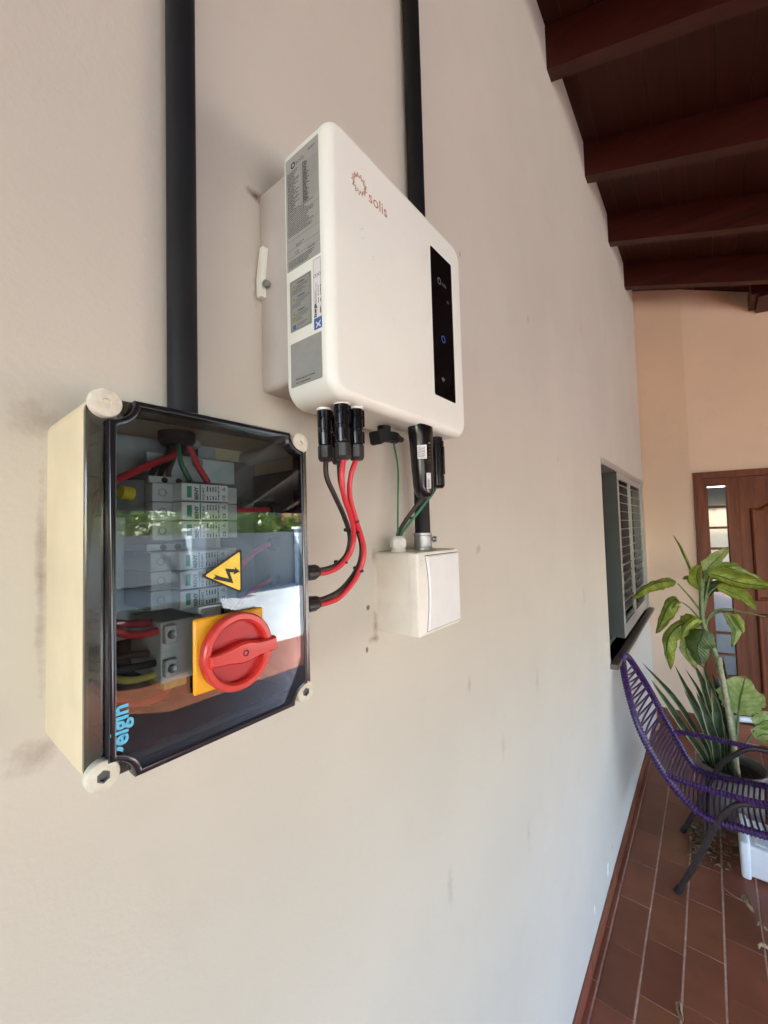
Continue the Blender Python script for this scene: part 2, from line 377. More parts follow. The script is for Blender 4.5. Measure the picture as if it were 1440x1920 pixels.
def mklathe(name, m, parent, c, axis, prof, n=24):
    bm = bmesh.new(); lathe(bm, c, axis, prof, n); return link(name, bm, m, parent, 35)
def rr_poly(x0, x1, z0, z1, r, i=0, n=6):
    x0 += i; x1 -= i; z0 += i; z1 -= i; r = max(r-i, .0004)
    out = []
    for cx, cz, a0 in ((x1-r, z1-r, 0), (x0+r, z1-r, PI/2), (x0+r, z0+r, PI), (x1-r, z0+r, 3*PI/2)):
        for k in range(n+1):
            a = a0+PI/2*k/n; out.append((cx+r*math.cos(a), cz+r*math.sin(a)))
    return out
def loft_y(bm, polys, mi=0, cap0=True, cap1=True):          # polys: list of (y, [(x,z)...])
    rings(bm, [[(x, y, z) for x, z in p] for y, p in polys], cap0, cap1, True, mi)
def loft_x(bm, polys, cap0=True, cap1=True):          # (x, [(y,z)])
    rings(bm, [[(x, y, z) for y, z in p] for x, p in polys], cap0, cap1)
def flat_poly(bm, pts3, mi=0):
    f = bm.faces.new([bm.verts.new(p) for p in pts3]); f.material_index = mi
def solid_poly(name, m, parent, pts, org, ux, uz, nrm, th=.0003):
    """thin solid sheet with outline pts (2d) in the frame org/ux/uz, facing nrm"""
    ux, uz, nrm, org = Vector(ux), Vector(uz), Vector(nrm), Vector(org)
    bm = bmesh.new(); a = [org+ux*p[0]+uz*p[1] for p in pts]
    rings(bm, [a, [p+nrm*th for p in a]]); return link(name, bm, m, parent)
FRONT = (Vector((1, 0, 0)), Vector((0, 0, 1)), Vector((0, -1, 0)))     # facing the porch, reads left to right
SIDE = (Vector((0, -1, 0)), Vector((0, 0, 1)), Vector((-1, 0, 0)))     # facing left
FRONT_UP = (Vector((0, 0, 1)), Vector((-1, 0, 0)), Vector((0, -1, 0))) # reads bottom to top
SIDE_UP = (Vector((0, 0, 1)), Vector((0, 1, 0)), Vector((-1, 0, 0)))
def text(name, body, size, org, fr, m, parent, bold=0, align='LEFT', sx=1, th=.00015, spacing=1):
    cu = bpy.data.curves.new('t', 'FONT'); cu.body = body; cu.size = size; cu.offset = bold; cu.align_x = align
    cu.space_character = spacing; cu.resolution_u = 3
    o = bpy.data.objects.new('t', cu); COL.objects.link(o)
    dg = bpy.context.evaluated_depsgraph_get(); dg.update()
    me = bpy.data.meshes.new_from_object(o.evaluated_get(dg)); bpy.data.objects.remove(o); bpy.data.curves.remove(cu)
    ux, uz, nn = fr; org = Vector(org)
    for v in me.vertices:
        v.co = org+ux*(v.co.x*sx)+uz*v.co.y+nn*th
    me.materials.clear(); me.materials.append(m); me.name = name
    ob = bpy.data.objects.new(name, me); COL.objects.link(ob); ob.parent = parent
    return ob
def bars(name, m, parent, fr, org, rows, th=.0002):
    """rows: (u, v, length, height) small print too fine to read"""
    bm = bmesh.new(); ux, uz, nn = fr; org = Vector(org)
    for (u, v, l, h) in rows:
        x = u; end = u+l
        while x < end:
            w_ = min(random.uniform(1.2, 4.5)*h, end-x)
            a = org+ux*x+uz*v+nn*th
            flat_poly(bm, [a, a+ux*w_, a+ux*w_+uz*h, a+uz*h]); x += w_+h*random.uniform(.4, .9)
    return link(name, bm, m, parent)

# ================================================================== SETTING
FZ = -.05       # tile surface height
# ---- ground and driveway
bm = bmesh.new(); flat_poly(bm, [(-60, -90, -.22), (80, -90, -.22), (80, 60, -.22), (-60, 60, -.22)]); structure(link('ground', bm, M['earth']))
bm = bmesh.new(); box(bm, -6, 16, -11.0, -5.15, -.3, -.09); structure(link('driveway', bm, M['concrete']))
# ---- floor of the porch
bm = bmesh.new(); box(bm, -5.0, 7.5, -5.15, .25, -.3, FZ-.0018); fl = structure(link('floor', bm, M['grout']))
YS = [-.0282, -.1505, -.2765, -.4010, -.5255, -.6500, -.7745, -.8990, -1.0235, -1.148]
OFF = [.0, .105, .16, .03, .20, .09, .14, .0, .11]
TL = .2575
tm = None
def tile_mesh(l, wd):
    b2 = bmesh.new(); e = .003
    a = [(0, 0), (l, 0), (l, wd), (0, wd)]; c = [(.0012, e), (l-.0012, e), (l-.0012, wd-e), (.0012, wd-e)]
    rings(b2, [[(x, y, -.012) for x, y in a], [(x, y, -.0025) for x, y in a], [(x, y, 0) for x, y in c]], False, True)
    bmesh.ops.recalc_face_normals(b2, faces=b2.faces)
    me = bpy.data.meshes.new('tile'); b2.to_mesh(me); b2.free(); me.materials.append(M['tile']); return me
base_x = 1.655
for r in range(len(YS)-1):
    y1, y0 = YS[r], YS[r+1]
    me = tile_mesh(TL-.0018, (y1-y0)-.0042)
    n0 = -6 if r < 3 else -5
    for c in range(n0, 11):
        x = base_x+OFF[r]+c*TL
        if x+TL > 4.35 or (x < .55): continue
        o = bpy.data.objects.new('tile', me); COL.objects.link(o); o.parent = fl
        o.location = (x, y0+.0021, FZ+random.uniform(-.0004, .0004)); o.rotation_euler = (random.uniform(-.002, .002), random.uniform(-.002, .002), 0)
# cut strip along the wall
for c in range(-2, 11):
    x = base_x+.06+c*TL
    if x+TL > 4.2: break
    o = bpy.data.objects.new('tile', tile_mesh(TL-.003, .021)); COL.objects.link(o); o.parent = fl; o.location = (x, -.0262, FZ)
# remaining floor, seen only from elsewhere: joined
bm = bmesh.new()
y = -1.1508
for r in range(32):
    for c in range(-26, 24):
        x = base_x+(r % 3)*.09+c*TL
        if x+TL > 7.4: continue
        box(bm, x, x+TL-.0035, y-.119, y, FZ-.02, FZ)
    y -= .1245
for r in range(9):
    for c in range(-26, 0):
        x = base_x+OFF[r]+c*TL
        if x+TL > .80 and x >= .55: continue
        if x+TL > 1.1: continue
        box(bm, x, x+TL-.0035, YS[r+1]+.003, YS[r]-.0025, FZ-.02, FZ)
o = link('tile_field', bm, M['tile'], fl); o['kind'] = 'stuff'

# ---- house wall with window opening
WX0, WX1, WZ0, WZ1 = 2.40, 4.12, .93, 2.0
hw = thing('house_wall', 'long grey beige painted house wall that carries the electrical boxes', 'wall')
bm = bmesh.new()
for a, b in (((-5, WX0), (-.3, 4.2)), ((WX1, 4.45), (-.3, 4.2)), ((WX0, WX1), (-.3, WZ0)), ((WX0, WX1), (WZ1, 4.2))):
    box(bm, a[0], a[1], 0, .2, b[0], b[1])
bmesh.ops.remove_doubles(bm, verts=bm.verts, dist=1e-5)
fs = [f for f in bm.faces if abs(f.normal.x) > .9 and abs(f.calc_center_median().x-WX0) < 1e-3 and not (WZ0 < f.calc_center_median().z < WZ1)]
link('wall_surface', bm, M['wall'], hw)
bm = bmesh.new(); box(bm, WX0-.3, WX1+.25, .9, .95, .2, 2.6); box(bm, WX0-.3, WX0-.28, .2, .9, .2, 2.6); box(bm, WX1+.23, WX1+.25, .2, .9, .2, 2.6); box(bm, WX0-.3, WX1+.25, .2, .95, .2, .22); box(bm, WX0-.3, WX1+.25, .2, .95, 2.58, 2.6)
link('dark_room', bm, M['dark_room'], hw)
# baseboard of tiles laid on edge
sk = None
for c in range(-14, 10):
    x = 1.72+c*.2575
    if x+.2575 > 4.2 or x < -2.5: continue
    mkbox('skirting_tile', M['tile'], hw, x, x+.2555, -.008, 0, FZ-.003, .012, .0015, 1)
# window : frame, two louvre leaves
wf = bpy.data.objects.new('window_frame', None)
bm = bmesh.new()
box(bm, WX0, WX1, -.012, .12, WZ1-.035, WZ1)                 # head
box(bm, WX1-.2, WX1, -.004, .11, WZ0+.02, WZ1-.035)          # right jamb panel
box(bm, WX1-.22, WX1-.20, -.012, .10, WZ0+.02, WZ1-.035)
box(bm, WX1-.1, WX1-.092, -.008, -.004, WZ0+.02, WZ1-.035)
wf = link('window_frame', bm, M['alu_light'], hw)
bm = bmesh.new()
box(bm, WX0+.002, WX0+.03, .1, .12, WZ0+.02, WZ1-.035)
link('inner_track', bm, M['alu'], wf)
bm = bmesh.new(); box(bm, WX0-.02, WX1+.03, -.035, .13, WZ0-.026, WZ0); box(bm, WX0, WX1, .06, .07, WZ0, WZ0+.03)
box(bm, WX0-.02, WX1+.03, -.038, -.035, WZ0-.022, WZ0-.003)
link('window_sill', bm, M['sill'], hw)
def leaf_shutter(x0, x1, y0, z0, z1, first):
    bm = bmesh.new(); s = .055 if first else .035
    box(bm, x0, x0+s, y0, y0+.012, z0, z1); box(bm, x1-.05, x1, y0, y0+.012, z0, z1)
    box(bm, x0+s, x1-.05, y0, y0+.012, z0, z0+.075); box(bm, x0+s, x1-.05, y0, y0+.012, z1-.04, z1)
    lf = link('shutter_leaf', bm, M['alu_light'], hw)
    n = 16; a, b = z0+.075, z1-.04
    b3 = bmesh.new(); L = x1-.05-(x0+s)
    rings(b3, [[(xx, -.001, .000), (xx, .016, .003), (xx, .016, .005), (xx, -.001, .0035)] for xx in (0, L)])
    bmesh.ops.recalc_face_normals(b3, faces=b3.faces)
    me = bpy.data.meshes.new('slat'); b3.to_mesh(me); b3.free(); me.materials.append(M['alu_light'])
    for k in range(n):
        o = bpy.data.objects.new('slat', me); COL.objects.link(o); o.parent = lf
        o.location = (x0+s, y0, a+(b-a)*(k+.35)/n)
    return lf
mkbox('dark_backing', M['dark_room'], hw, 2.85, 3.90, .05, .056, WZ0+.05, WZ1-.04)  # dark sheet added behind the leaves so the louvre gaps look unlit
leaf_shutter(2.80, 3.31, -.012, WZ0+.04, WZ1-.037, True)
leaf_shutter(3.315, 3.90, -.010, WZ0+.04, WZ1-.037, False)
bm = bmesh.new(); box(bm, 2.796, 2.80, -.011, .175, WZ0+.04, WZ1-.037); lathe(bm, (2.795, .06, 1.5), (-1, 0, 0), [(.008, 0), (.008, .004)], 10)
link('shutter_side', bm, M['alu'], hw)

# ---- end wall: straight pilaster strip then wall turned 13 degrees with the entrance door
ew = thing('end_wall', 'peach rendered end wall of the porch around the wooden entrance door', 'wall', (4.2, -.335, 0), math.radians(-90+13))
# in the frame of ew: +x runs along the wall to the right, +y points behind the wall
bm = bmesh.new()
SL0, SL1, DT = .012, 1.75, 2.045
box(bm, 0, SL0, 0, .2, -.3, 4.3); box(bm, SL1, 5.6, 0, .2, -.3, 4.3); box(bm, SL0, SL1, 0, .2, DT, 4.3)
link('wall_surface', bm, M['peach'], ew)
pil = thing('wall_pilaster', 'narrow shaded tan wall strip between the long wall and the peach wall', 'wall')
bm = bmesh.new(); rings(bm, [[(4.2, 0, z), (4.2, -.335, z), (4.23, -.35, z), (4.5, -.30, z), (4.5, 0, z)] for z in (-.3, 4.3)])
link('wall_surface', bm, M['peach'], pil)
mkbox('skirting_tile', M['tile'], pil, 4.19, 4.2, -.34, -.012, FZ-.003, .09, .0015, 1)
mkbox('door_step', M['tile'], ew, -.01, 2.2, -.06, .1, -.3, .085, .004, 1)
mkbox('threshold', M['pot'], ew, SL0+.05, SL1-.02, -.02, .1, .0855, .1, .002, 1)
W_ = M['door_wood']
bm = bmesh.new(); box(bm, SL0, SL0+.055, -.03, .12, .086, DT); box(bm, SL1-.055, SL1, -.03, .12, .086, DT); box(bm, SL0+.055, SL1-.055, -.03, .12, DT-.05, DT)
box(bm, SL0+.012, SL0+.016, -.034, -.03, .1, DT-.015)
link('door_frame', bm, W_, ew)
# sidelight
s0, s1 = SL0+.058, .298
g0, g1 = .105, .228
bm = bmesh.new(); ZB, ZT = .25, 1.93
box(bm, s0, g0, .0, .045, .1, DT-.052); box(bm, g1, s1, .0, .045, .1, DT-.052)
box(bm, g0, g1, .0, .045, .1, ZB); box(bm, g0, g1, .0, .045, ZT, DT-.052)
sl = link('sidelight', bm, W_, ew)
pitch = (ZT-ZB)/10
for k in range(10):
    z0 = ZB+pitch*k
    if k: mkbox('glazing_bar', M['door_wood_h'], sl, g0, g1, .004, .04, z0-.009, z0+.009, .002, 1)
    mkbox('pane', M['pane'], sl, g0, g1, .02, .025, z0+.009, z0+pitch-.009)
# door leaf
d0, d1 = .302, 1.28
bm = bmesh.new(); box(bm, d0, d1, .012, .055, .1, DT-.052, .002, 1)
dl = link('door_leaf', bm, W_, ew)
def arch(x0, x1, z0, z1, rise, n=14):
    pts = [(x0, z0), (x1, z0)]
    for k in range(n+1):
        t = k/n; x = x1+(x0-x1)*t
        q = abs(2*t-1); sh = rise*(1-min(1, (q/.85))**2.0)*(1 if q < .85 else 0)
        pts.append((x, z1-rise+sh*1.0))
    return pts
for (z0, z1, rise) in ((1.02, 1.88, .14), (.2, .92, .0)):
    pts = arch(d0+.065, d1-.065, z0, z1, rise)
    bm = bmesh.new(); cx = (d0+d1)/2; cz = (z0+z1)/2
    def sc_(f): return [(cx+(x-cx)*(1-f/.42), cz+(z-cz)*(1-f/.4)) for x, z in pts]
    loft_y(bm, [(.012, sc_(0)), (-.006, sc_(.004)), (-.012, sc_(.012)), (-.006, sc_(.022)), (.006, sc_(.03)), (.006, sc_(.05)), (-.004, sc_(.085)), (-.005, sc_(.1))])
    link('raised_panel', bm, W_, dl, 30)
mklathe('door_knob', M['steel'], dl, (d1-.04, .012, 1.05), (0, -1, 0), [(.025, 0), (.025, .006), (.01, .01), (.01, .04), (.025, .05), (.02, .065), (.001, .07)], 16)
bm = bmesh.new(); box(bm, 1.30, SL1-.058, .012, .05, .1, DT-.052); link('door_side_panel', bm, W_, ew)

# ---- porch roof: rafters falling towards the yard, boards above
SLP = math.tan(math.radians(19)); C19 = math.cos(math.radians(19))
roof = thing('porch_roof', 'dark stained timber porch roof with rafters sloping down to the yard', 'roof')
ZR, ZC = 3.53, 3.715
Yend = -4.75
def rafter(x0, wdt=.062):
    bm = bmesh.new()
    L = [[(x, .02, ZR-SLP*.0+.0), (x, .02, ZC), (x, Yend, ZC+SLP*Yend), (x, Yend, ZR+SLP*Yend)] for x in (x0, x0+wdt)]
    rings(bm, L); return link('rafter', bm, M['rafter'], roof)
for k in range(-10, 6):
    rafter(1.70+.6635*k, .062)
bt = 0.004
y = .05
while y > Yend-.1:
    bm = bmesh.new(); y1 = y-.118
    L = [[(x, y, ZC+SLP*y+.001), (x, y, ZC+SLP*y+.02), (x, y1, ZC+SLP*y1+.02), (x, y1, ZC+SLP*y1+.001)] for x in (-5.3, 6.2)]
    rings(bm, L); link('ceiling_board', bm, M['board'], roof); y -= .119
bm = bmesh.new(); L = [[(x, .1, ZC+.1*SLP+.05), (x, .1, ZC+.1*SLP+.09), (x, Yend-.12, ZC+SLP*(Yend-.12)+.09), (x, Yend-.12, ZC+SLP*(Yend-.12)+.05)] for x in (-5.4, 6.3)]
rings(bm, L); link('roof_tiles', bm, M['roof_red'], roof)
bm = bmesh.new(); L = [[(x, .1, ZC+.1*SLP+.03), (x, .1, ZC+.1*SLP+.045), (x, Yend, ZC+SLP*Yend+.045), (x, Yend, ZC+SLP*Yend+.03)] for x in (-5.35, 6.25)]
rings(bm, L); link('gap_backing', bm, M['black'], roof)  # black sheet added above the boards to keep light out of the gaps
mkbox('eave_beam', M['rafter'], roof, -5.3, 6.2, Yend+.1, Yend+.2, 1.93, 2.10)
bm = bmesh.new(); box(bm, 4.0, 4.5, -.95, -.80, 3.27, 3.42); box(bm, 4.0, 4.5, -.80, -.76, 3.30, 3.42); link('timber_corbel', bm, M['rafter'], roof)
for x in (-4.9, 1.0, 6.1):
    mkbox('porch_post', M['rafter'], roof, x, x+.14, Yend+.08, Yend+.22, -.3, 1.928)

lw = thing('light_limit_wall', 'unseen low peach wall added at the left end of the porch to limit and warm the light', 'wall')  # out of view, added to hold back and warm light from the left
mkbox('wall_surface', M['peach'], lw, -5.2, -5.0, -4.7, 0, -.3, 1.25)
# ================================================================== CONDUITS
c1 = tag(mktube('conduit', M['pvc_gray'], None, [(.1975, -.0145, 3.8), (.1975, -.0145, 1.735)], .0143, 24, sm=False),
         'black pipe dropping from the roof into the combiner box with the clear lid', 'conduit')
c2 = tag(mktube('conduit', M['pvc_black'], None, [(.652, -.0175, 3.8), (.648, -.0175, 1.9)], .0160, 24, sm=False),
         'black pipe dropping from the roof behind the white inverter', 'conduit')
c3 = thing('conduit', 'short dark pipe with a steel clamp between inverter and square junction box', 'conduit')
mktube('pipe', M['pvc_gray'], c3, [(.6085, -.034, 1.85), (.6085, -.034, 1.625)], .0135, 24, sm=False)
mklathe('clamp', M['steel'], c3, (.6085, -.034, 1.6165), (0, 0, 1), [(.0135, 0), (.0165, 0), (.0165, .004), (.0155, .005), (.0155, .024), (.0165, .025), (.0165, .029), (.0135, .029)], 28)
mklathe('clamp_screw', M['steel'], c3, (.624, -.042, 1.634), (1, -.3, 0), [(.0035, 0), (.0035, .006), (.005, .006), (.005, .010)], 10)

# ================================================================== COMBINER BOX
cb = thing('combiner_box', 'cream electrical box with a smoked clear lid and a red rotary switch', 'electrical box')
bx0, bx1, bz0, bz1 = .0905, .288, 1.4865, 1.7535
bm = bmesh.new()
P = lambda i: rr_poly(bx0, bx1, bz0, bz1, .012, i)
loft_y(bm, [(0, P(.0012)), (-.0935, P(0)), (-.0945, P(.0008)), (-.0945, P(.004)), (-.004, P(.004))], cap0=True, cap1=True)
link('enclosure_base', bm, M['cream'], cb, 40)
# flange of the lid
def lid_poly(i, xa=.1025, xb=.2765, za=1.4845, zb=1.7525, R=.0165):
    x0, x1, z0, z1 = xa+i, xb-i, za+i, zb-i
    out = []
    Ri = R+i
    s_ = math.sqrt(max(Ri*Ri-i*i, 0))
    aa = math.asin(min(1, i/Ri))
    for (cx, cz, a0, a1) in ((xb, zb, PI+ -PI/2+ -0 + -0, 0),):
        pass
    def arc(cx, cz, a0, a1, n=7):
        for k in range(n+1):
            a = a0+(a1-a0)*k/n; out.append((cx+Ri*math.cos(a), cz+Ri*math.sin(a)))
    arc(xb, zb, PI*1.5-aa*1.0, PI+aa*1.0)       # top right notch
    arc(xa, za+(zb-za), -aa, -PI/2+aa)          # top left
    arc(xa, za, PI/2-aa, aa)                    # bottom left
    arc(xb, za, PI-aa, PI/2+aa)                 # bottom right
    return out
lid = bmesh.new()
rimw = .0042
Lo = lambda i: lid_poly(i)
loft_y(lid, [(-.0955, Lo(0)), (-.1065, Lo(0)), (-.1082, Lo(.0012)), (-.1085, Lo(.0022)), (-.1079, Lo(rimw)), (-.0955, Lo(rimw)), (-.0955, Lo(0))], cap0=False, cap1=False)
lidr = link('lid', lid, M['lid_edge'], cb, 40)
bm = bmesh.new(); loft_y(bm, [(-.1050, Lo(rimw)), (-.1076, Lo(rimw))]); link('clear_window', bm, M['lid_glass'], lidr)
bm = bmesh.new(); Pf = lambda i: rr_poly(bx0+.0005, bx1-.0005, bz0+.0005, bz1-.0005, .012, i)
loft_y(bm, [(-.0948, Pf(0)), (-.0985, Pf(0)), (-.0992, Pf(.0008)), (-.0992, Pf(.0105)), (-.0948, Pf(.0105)), (-.0948, Pf(0))], cap0=False, cap1=False)
link('lid_flange', bm, M['flange'], lidr, 40)
for (x, z, tilt) in ((.1015, 1.7475, 1), (.2745, 1.7445, 0), (.1000, 1.4935, 0), (.2755, 1.4925, 0)):
    b2 = bmesh.new()
    lathe(b2, (x, -.0992, z), (0, -1, 0), [(.0104, 0), (.0104, .0050), (.0098, .0062), (.0092, .0064), (.0036, .0064), (.0034, .0040), (.0001, .0040)], 32, caps=False)
    sc = link('corner_cap', b2, M['screw_cream'], lidr, 30)
    b2 = bmesh.new(); lathe(b2, (x, -.1031, z), (0, -1, 0), [(.0042, 0), (.0042, .0030), (.0030, .0030), (.0028, .0008), (.0001, .0008)], 6, caps=False); link('hex_recess', b2, M['screw_cream'] if z > 1.6 else M['din_dark'], sc)
# corner pillars on which the caps sit
for (x, z) in ((.1030, 1.7410), (.2755, 1.7410), (.1030, 1.4990), (.2755, 1.4990)):
    mklathe('screw_pillar', M['cream_in'], cb, (x, -.004, z), (0, -1, 0), [(.0085, 0), (.0085, .0905)], 16)
# inside
mkbox('mounting_plate', M['galv'], cb, .098, .236, -.0085, -.0065, 1.56, 1.748, .0005, 1)
mkbox('black_sheet', M['black'], cb, .0955, .2830, -.0075, -.0050, 1.4915, 1.559)  # thin black sheet across the lower back
mkbox('grey_shade_sheet', M['shade_grey'], cb, .2425, .2830, -.0110, -.0050, 1.5605, 1.735)  # added sheet, shade at the right of the back put into its grey
mkbox('side_shade_sheet', M['shade_grey'], cb, .2805, .2838, -.0900, -.0120, 1.50, 1.72)  # added sheet whose grey paints the shadow on the right inner wall
mklathe('pipe_collar', M['black'], cb, (.1975-.02, -.045, 1.7488), (0, 0, -1), [(.016, 0), (.016, .008), (.013, .012), (.010, .012)], 20)
for x, z in ((.193, 1.7395), (.195, 1.722), (.115, 1.735)):
    mklathe('plate_screw', M['steel'], cb, (x, -.050, z) if x > .15 else (x, -.03, z), (0, -1, 0), [(.0042, -.04), (.0042, .0015), (.0028, .003), (.001, .0032)], 14)
bm = bmesh.new(); box(bm, .15, .236, -.046, -.040, 1.7035, 1.728, .001, 1); box(bm, .205, .235, -.04, -.0090, 1.7040, 1.7275); link('angle_bracket', bm, M['galv'], cb)
def spd(z0, z1, x0, label2=True):
    h = (z1-z0)/3
    for k in range(3):
        a = z0+h*k; b = a+h-.0005
        bm = bmesh.new(); box(bm, x0-.016, x0+.062, -.068, -.012, a, b, .0005, 1)
        mod = link('surge_protector', bm, M['din'], cb)
        mkbox('plug_module', M['din_white'], mod, x0, x0+.0425, -.085, -.0683, a+.0004, b-.0004, .0006, 1)
        mkbox('status_window', M['print_green'], mod, x0+.0045, x0+.0085, -.0853, -.08505, a+.003, b-.003)
        text('lettering', 'BENY', .0046, (x0+.0142, -.0852, a+.0012), FRONT_UP, M['print_black'], mod, .00018, sx=.98)
        text('lettering', 'BUD-40/3', .0028, (x0+.0197, -.0852, a+.0014), FRONT_UP, M['print_black'], mod, .00005, sx=.95)
        mkbox('green_rule', M['print_green'], mod, x0+.0156, x0+.0166, -.0853, -.08505, a+.0012, b-.0012)
        bars('small_print', M['print_grey'], mod, FRONT_UP, (x0, -.0851, a), [(.0015, -.0232-i*.0026, .0035, .0012) for i in range(4)]+[(.009, -.0232-i*.0026, .0045, .0012) for i in range(4)]+[(.0015, -.0335, .0125, .001)])
        text('lettering', 'CE', .0040, (x0+.0395, -.0852, a+.0015), FRONT_UP, M['print_black'], mod, .00008)
        t_ = [(0, 0), (.0036, 0), (.0018, .0034)]; ti = [(.0008, .0005), (.0028, .0005), (.0018, .0024)]
        o_ = Vector((x0+.0393, -.0852, a+.0098)); bm = bmesh.new(); ux, uz, nn = FRONT_UP
        A = [bm.verts.new(o_+ux*p[0]+uz*p[1]) for p in t_]; B = [bm.verts.new(o_+ux*p[0]+uz*p[1]) for p in ti]
        for i in range(3): bm.faces.new((A[i], A[(i+1) % 3], B[(i+1) % 3], B[i]))
        link('triangle_mark', bm, M['print_black'], mod)
        mklathe('terminal_screw', M['steel'], mod, (x0-.008, -.068, (a+b)/2), (0, -1, 0), [(.0036, -.001), (.0036, .0003), (.0024, .0003), (.0022, -.001), (.0001, -.001)], 14)
    bm = bmesh.new(); box(bm, x0-.016, x0+.016, -.060, -.012, z1+.0003, z1+.0065, .0006, 1); link('terminal_block', bm, M['din'], cb)
    for q in (-.003, .009): mklathe('terminal_hole', M['black'], cb, (x0+q, -.0603, z1+.0030), (0, -1, .4), [(.0026, 0), (.0026, .001)], 12)
spd(1.6495, 1.6985, .1625)
spd(1.5915, 1.6400, .1610)
mkbox('tag_plate', M['print_yellow'], cb, .2068, .2125, -.0712, -.0685, 1.6600, 1.6840)
text('lettering', 'STR02', .0062, (.2118, -.0714, 1.6610), FRONT_UP, M['print_black'], cb, .00012, sx=1.08)
# isolator body behind the switch
bm = bmesh.new(); box(bm, .150, .186, -.075, -.012, 1.532, 1.582, .001, 1); box(bm, .1505, .160, -.082, -.075, 1.565, 1.580, .0008, 1); box(bm, .1505, .160, -.082, -.075, 1.538, 1.552, .0008, 1)
iso = link('isolator_body', bm, M['din_white'], cb)
for z in (1.5725, 1.545): mklathe('isolator_screw', M['steel'], iso, (.1553, -.082, z), (0, -1, 0), [(.0036, 0), (.0036, .001), (.002, .0004), (.0001, .0004)], 12)
mkbox('earth_terminal', M['yel_wire'], cb, .158, .178, -.06, -.02, 1.521, 1.529, .001, 1)
# inner wires
def cwire(m, pts, r): mktube('wire', M[m], cb, pts, r, 10)
cwire('red_wire', [(.178, -.045, 1.742), (.1742, -.05, 1.7285), (.1516, -.06, 1.7159), (.1313, -.07, 1.7051), (.1097, -.083, 1.6915), (.099, -.08, 1.67), (.1, -.06, 1.62)], .0030)
cwire('red_wire', [(.182, -.045, 1.742), (.1881, -.048, 1.7354), (.1925, -.056, 1.7166), (.1995, -.060, 1.7022)], .0028)
cwire('grn_wire', [(.176, -.047, 1.742), (.1757, -.052, 1.7352), (.1743, -.06, 1.7175), (.1815, -.06, 1.7040)], .0022)
for q in range(3): cwire('blk_wire', [(.173+q*.003, -.040, 1.742), (.169+q*.003, -.045, 1.728), (.155+q*.006, -.052, 1.712), (.150+q*.008, -.054, 1.704)], .0024)
cwire('blk_wire', [(.180, -.040, 1.742), (.181, -.042, 1.725), (.187, -.05, 1.704)], .0024)
cwire('red_wire', [(.2720, -.053, 1.6788), (.255, -.055, 1.6780), (.228, -.058, 1.6765)], .0027)
cwire('red_wire', [(.2720, -.053, 1.6410), (.262, -.054, 1.6375), (.245, -.058, 1.630), (.226, -.058, 1.613)], .0027)
cwire('red_wire', [(.2720, -.053, 1.6020), (.262, -.054, 1.5985), (.243, -.058, 1.5915), (.224, -.055, 1.574)], .0027)
cwire('red_wire', [(.099, -.075, 1.590), (.1146, -.074, 1.5833), (.1311, -.072, 1.5758), (.1576, -.066, 1.5741)], .0032)
cwire('red_wire', [(.099, -.06, 1.600), (.12, -.06, 1.586), (.14, -.058, 1.581), (.16, -.05, 1.578)], .0032)
cwire('red_wire', [(.1, -.078, 1.548), (.1115, -.078, 1.5350), (.1330, -.070, 1.5221), (.1594, -.05, 1.5142), (.1760, -.045, 1.5250), (.18, -.04, 1.535)], .0028)
cwire('blk_wire', [(.098, -.07, 1.562), (.115, -.068, 1.553), (.135, -.066, 1.549), (.158, -.062, 1.547)], .0030)
cwire('blk_wire', [(.098, -.06, 1.570), (.115, -.055, 1.558), (.135, -.052, 1.556), (.158, -.05, 1.552)], .0030)
cwire('yel_wire', [(.098, -.075, 1.556), (.1115, -.074, 1.5493), (.1311, -.068, 1.5400), (.1596, -.058, 1.5357), (.17, -.05, 1.527)], .0028)
mktube('ferrule', M['print_yellow'], cb, [(.124, -.064, 1.6890), (.133, -.062, 1.6880)], .0055, 12, sm=False)
mkbox('wire_duct', M['din_dark'], cb, .098, .145, -.058, -.012, 1.671, 1.701, .001, 1)
for z in (1.6788, 1.6410, 1.6014):
    mklathe('gland_nut', M['black'], cb, (.2800, -.0535, z), (-1, 0, 0), [(.0085, 0), (.0085, .006), (.0078, .0068), (.004, .0068)], 6)
# outer glands
GY_ = -.078
for z in (1.6075, 1.5725):
    bm = bmesh.new(); lathe(bm, (.288, GY_, z), (1, 0, 0), [(.0082, 0), (.0082, .008), (.0068, .009), (.0068, .014)], 20)
    g = link('cable_gland', bm, M['black'], cb, 30)
    b2 = bmesh.new(); n = 28; loops = []
    for (r, h) in ((.0080, .013), (.0088, .0145), (.0088, .026), (.0072, .0305), (.0050, .031)):
        loops.append([(.288+h, GY_+math.cos(2*PI*k/n)*(r*(.90 if (k//2) % 2 else 1)), z+math.sin(2*PI*k/n)*(r*(.90 if (k//2) % 2 else 1))) for k in range(n)])
    rings(b2, loops); link('gland_cap', b2, M['gland'], g)
# switch
sw = mkbox('switch_plate', M['sw_yellow'], cb, .1588, .2225, -.1118, -.1078, 1.5275, 1.5868, .0022, 3)
bm = bmesh.new(); lathe(bm, (.1898, -.1118, 1.5572), (0, -1, 0), [(.0262, 0), (.0255, .0075), (.024, .0085)], 40); link('switch_collar', bm, M['sw_yellow'], sw, 30)
bm = bmesh.new(); c_ = Vector((.1898, 0, 1.5572))
lathe(bm, (.1898, -.1198, 1.5572), (0, -1, 0), [(.0300, -.0015), (.0312, 0), (.0312, .0062), (.0300, .0076), (.0262, .0076), (.0245, .0060), (.0238, -.0045), (.0001, -.0045)], 56, caps=False)
kn = link('switch_knob', bm, M['sw_red'], sw, 30)
bm = bmesh.new(); lathe(bm, (.1898, -.1204, 1.5572), (0, -1, 0), [(.0240, 0), (.0240, .0004)], 40); link('knob_well', bm, M['sw_red_dark'], kn)
bm = bmesh.new()
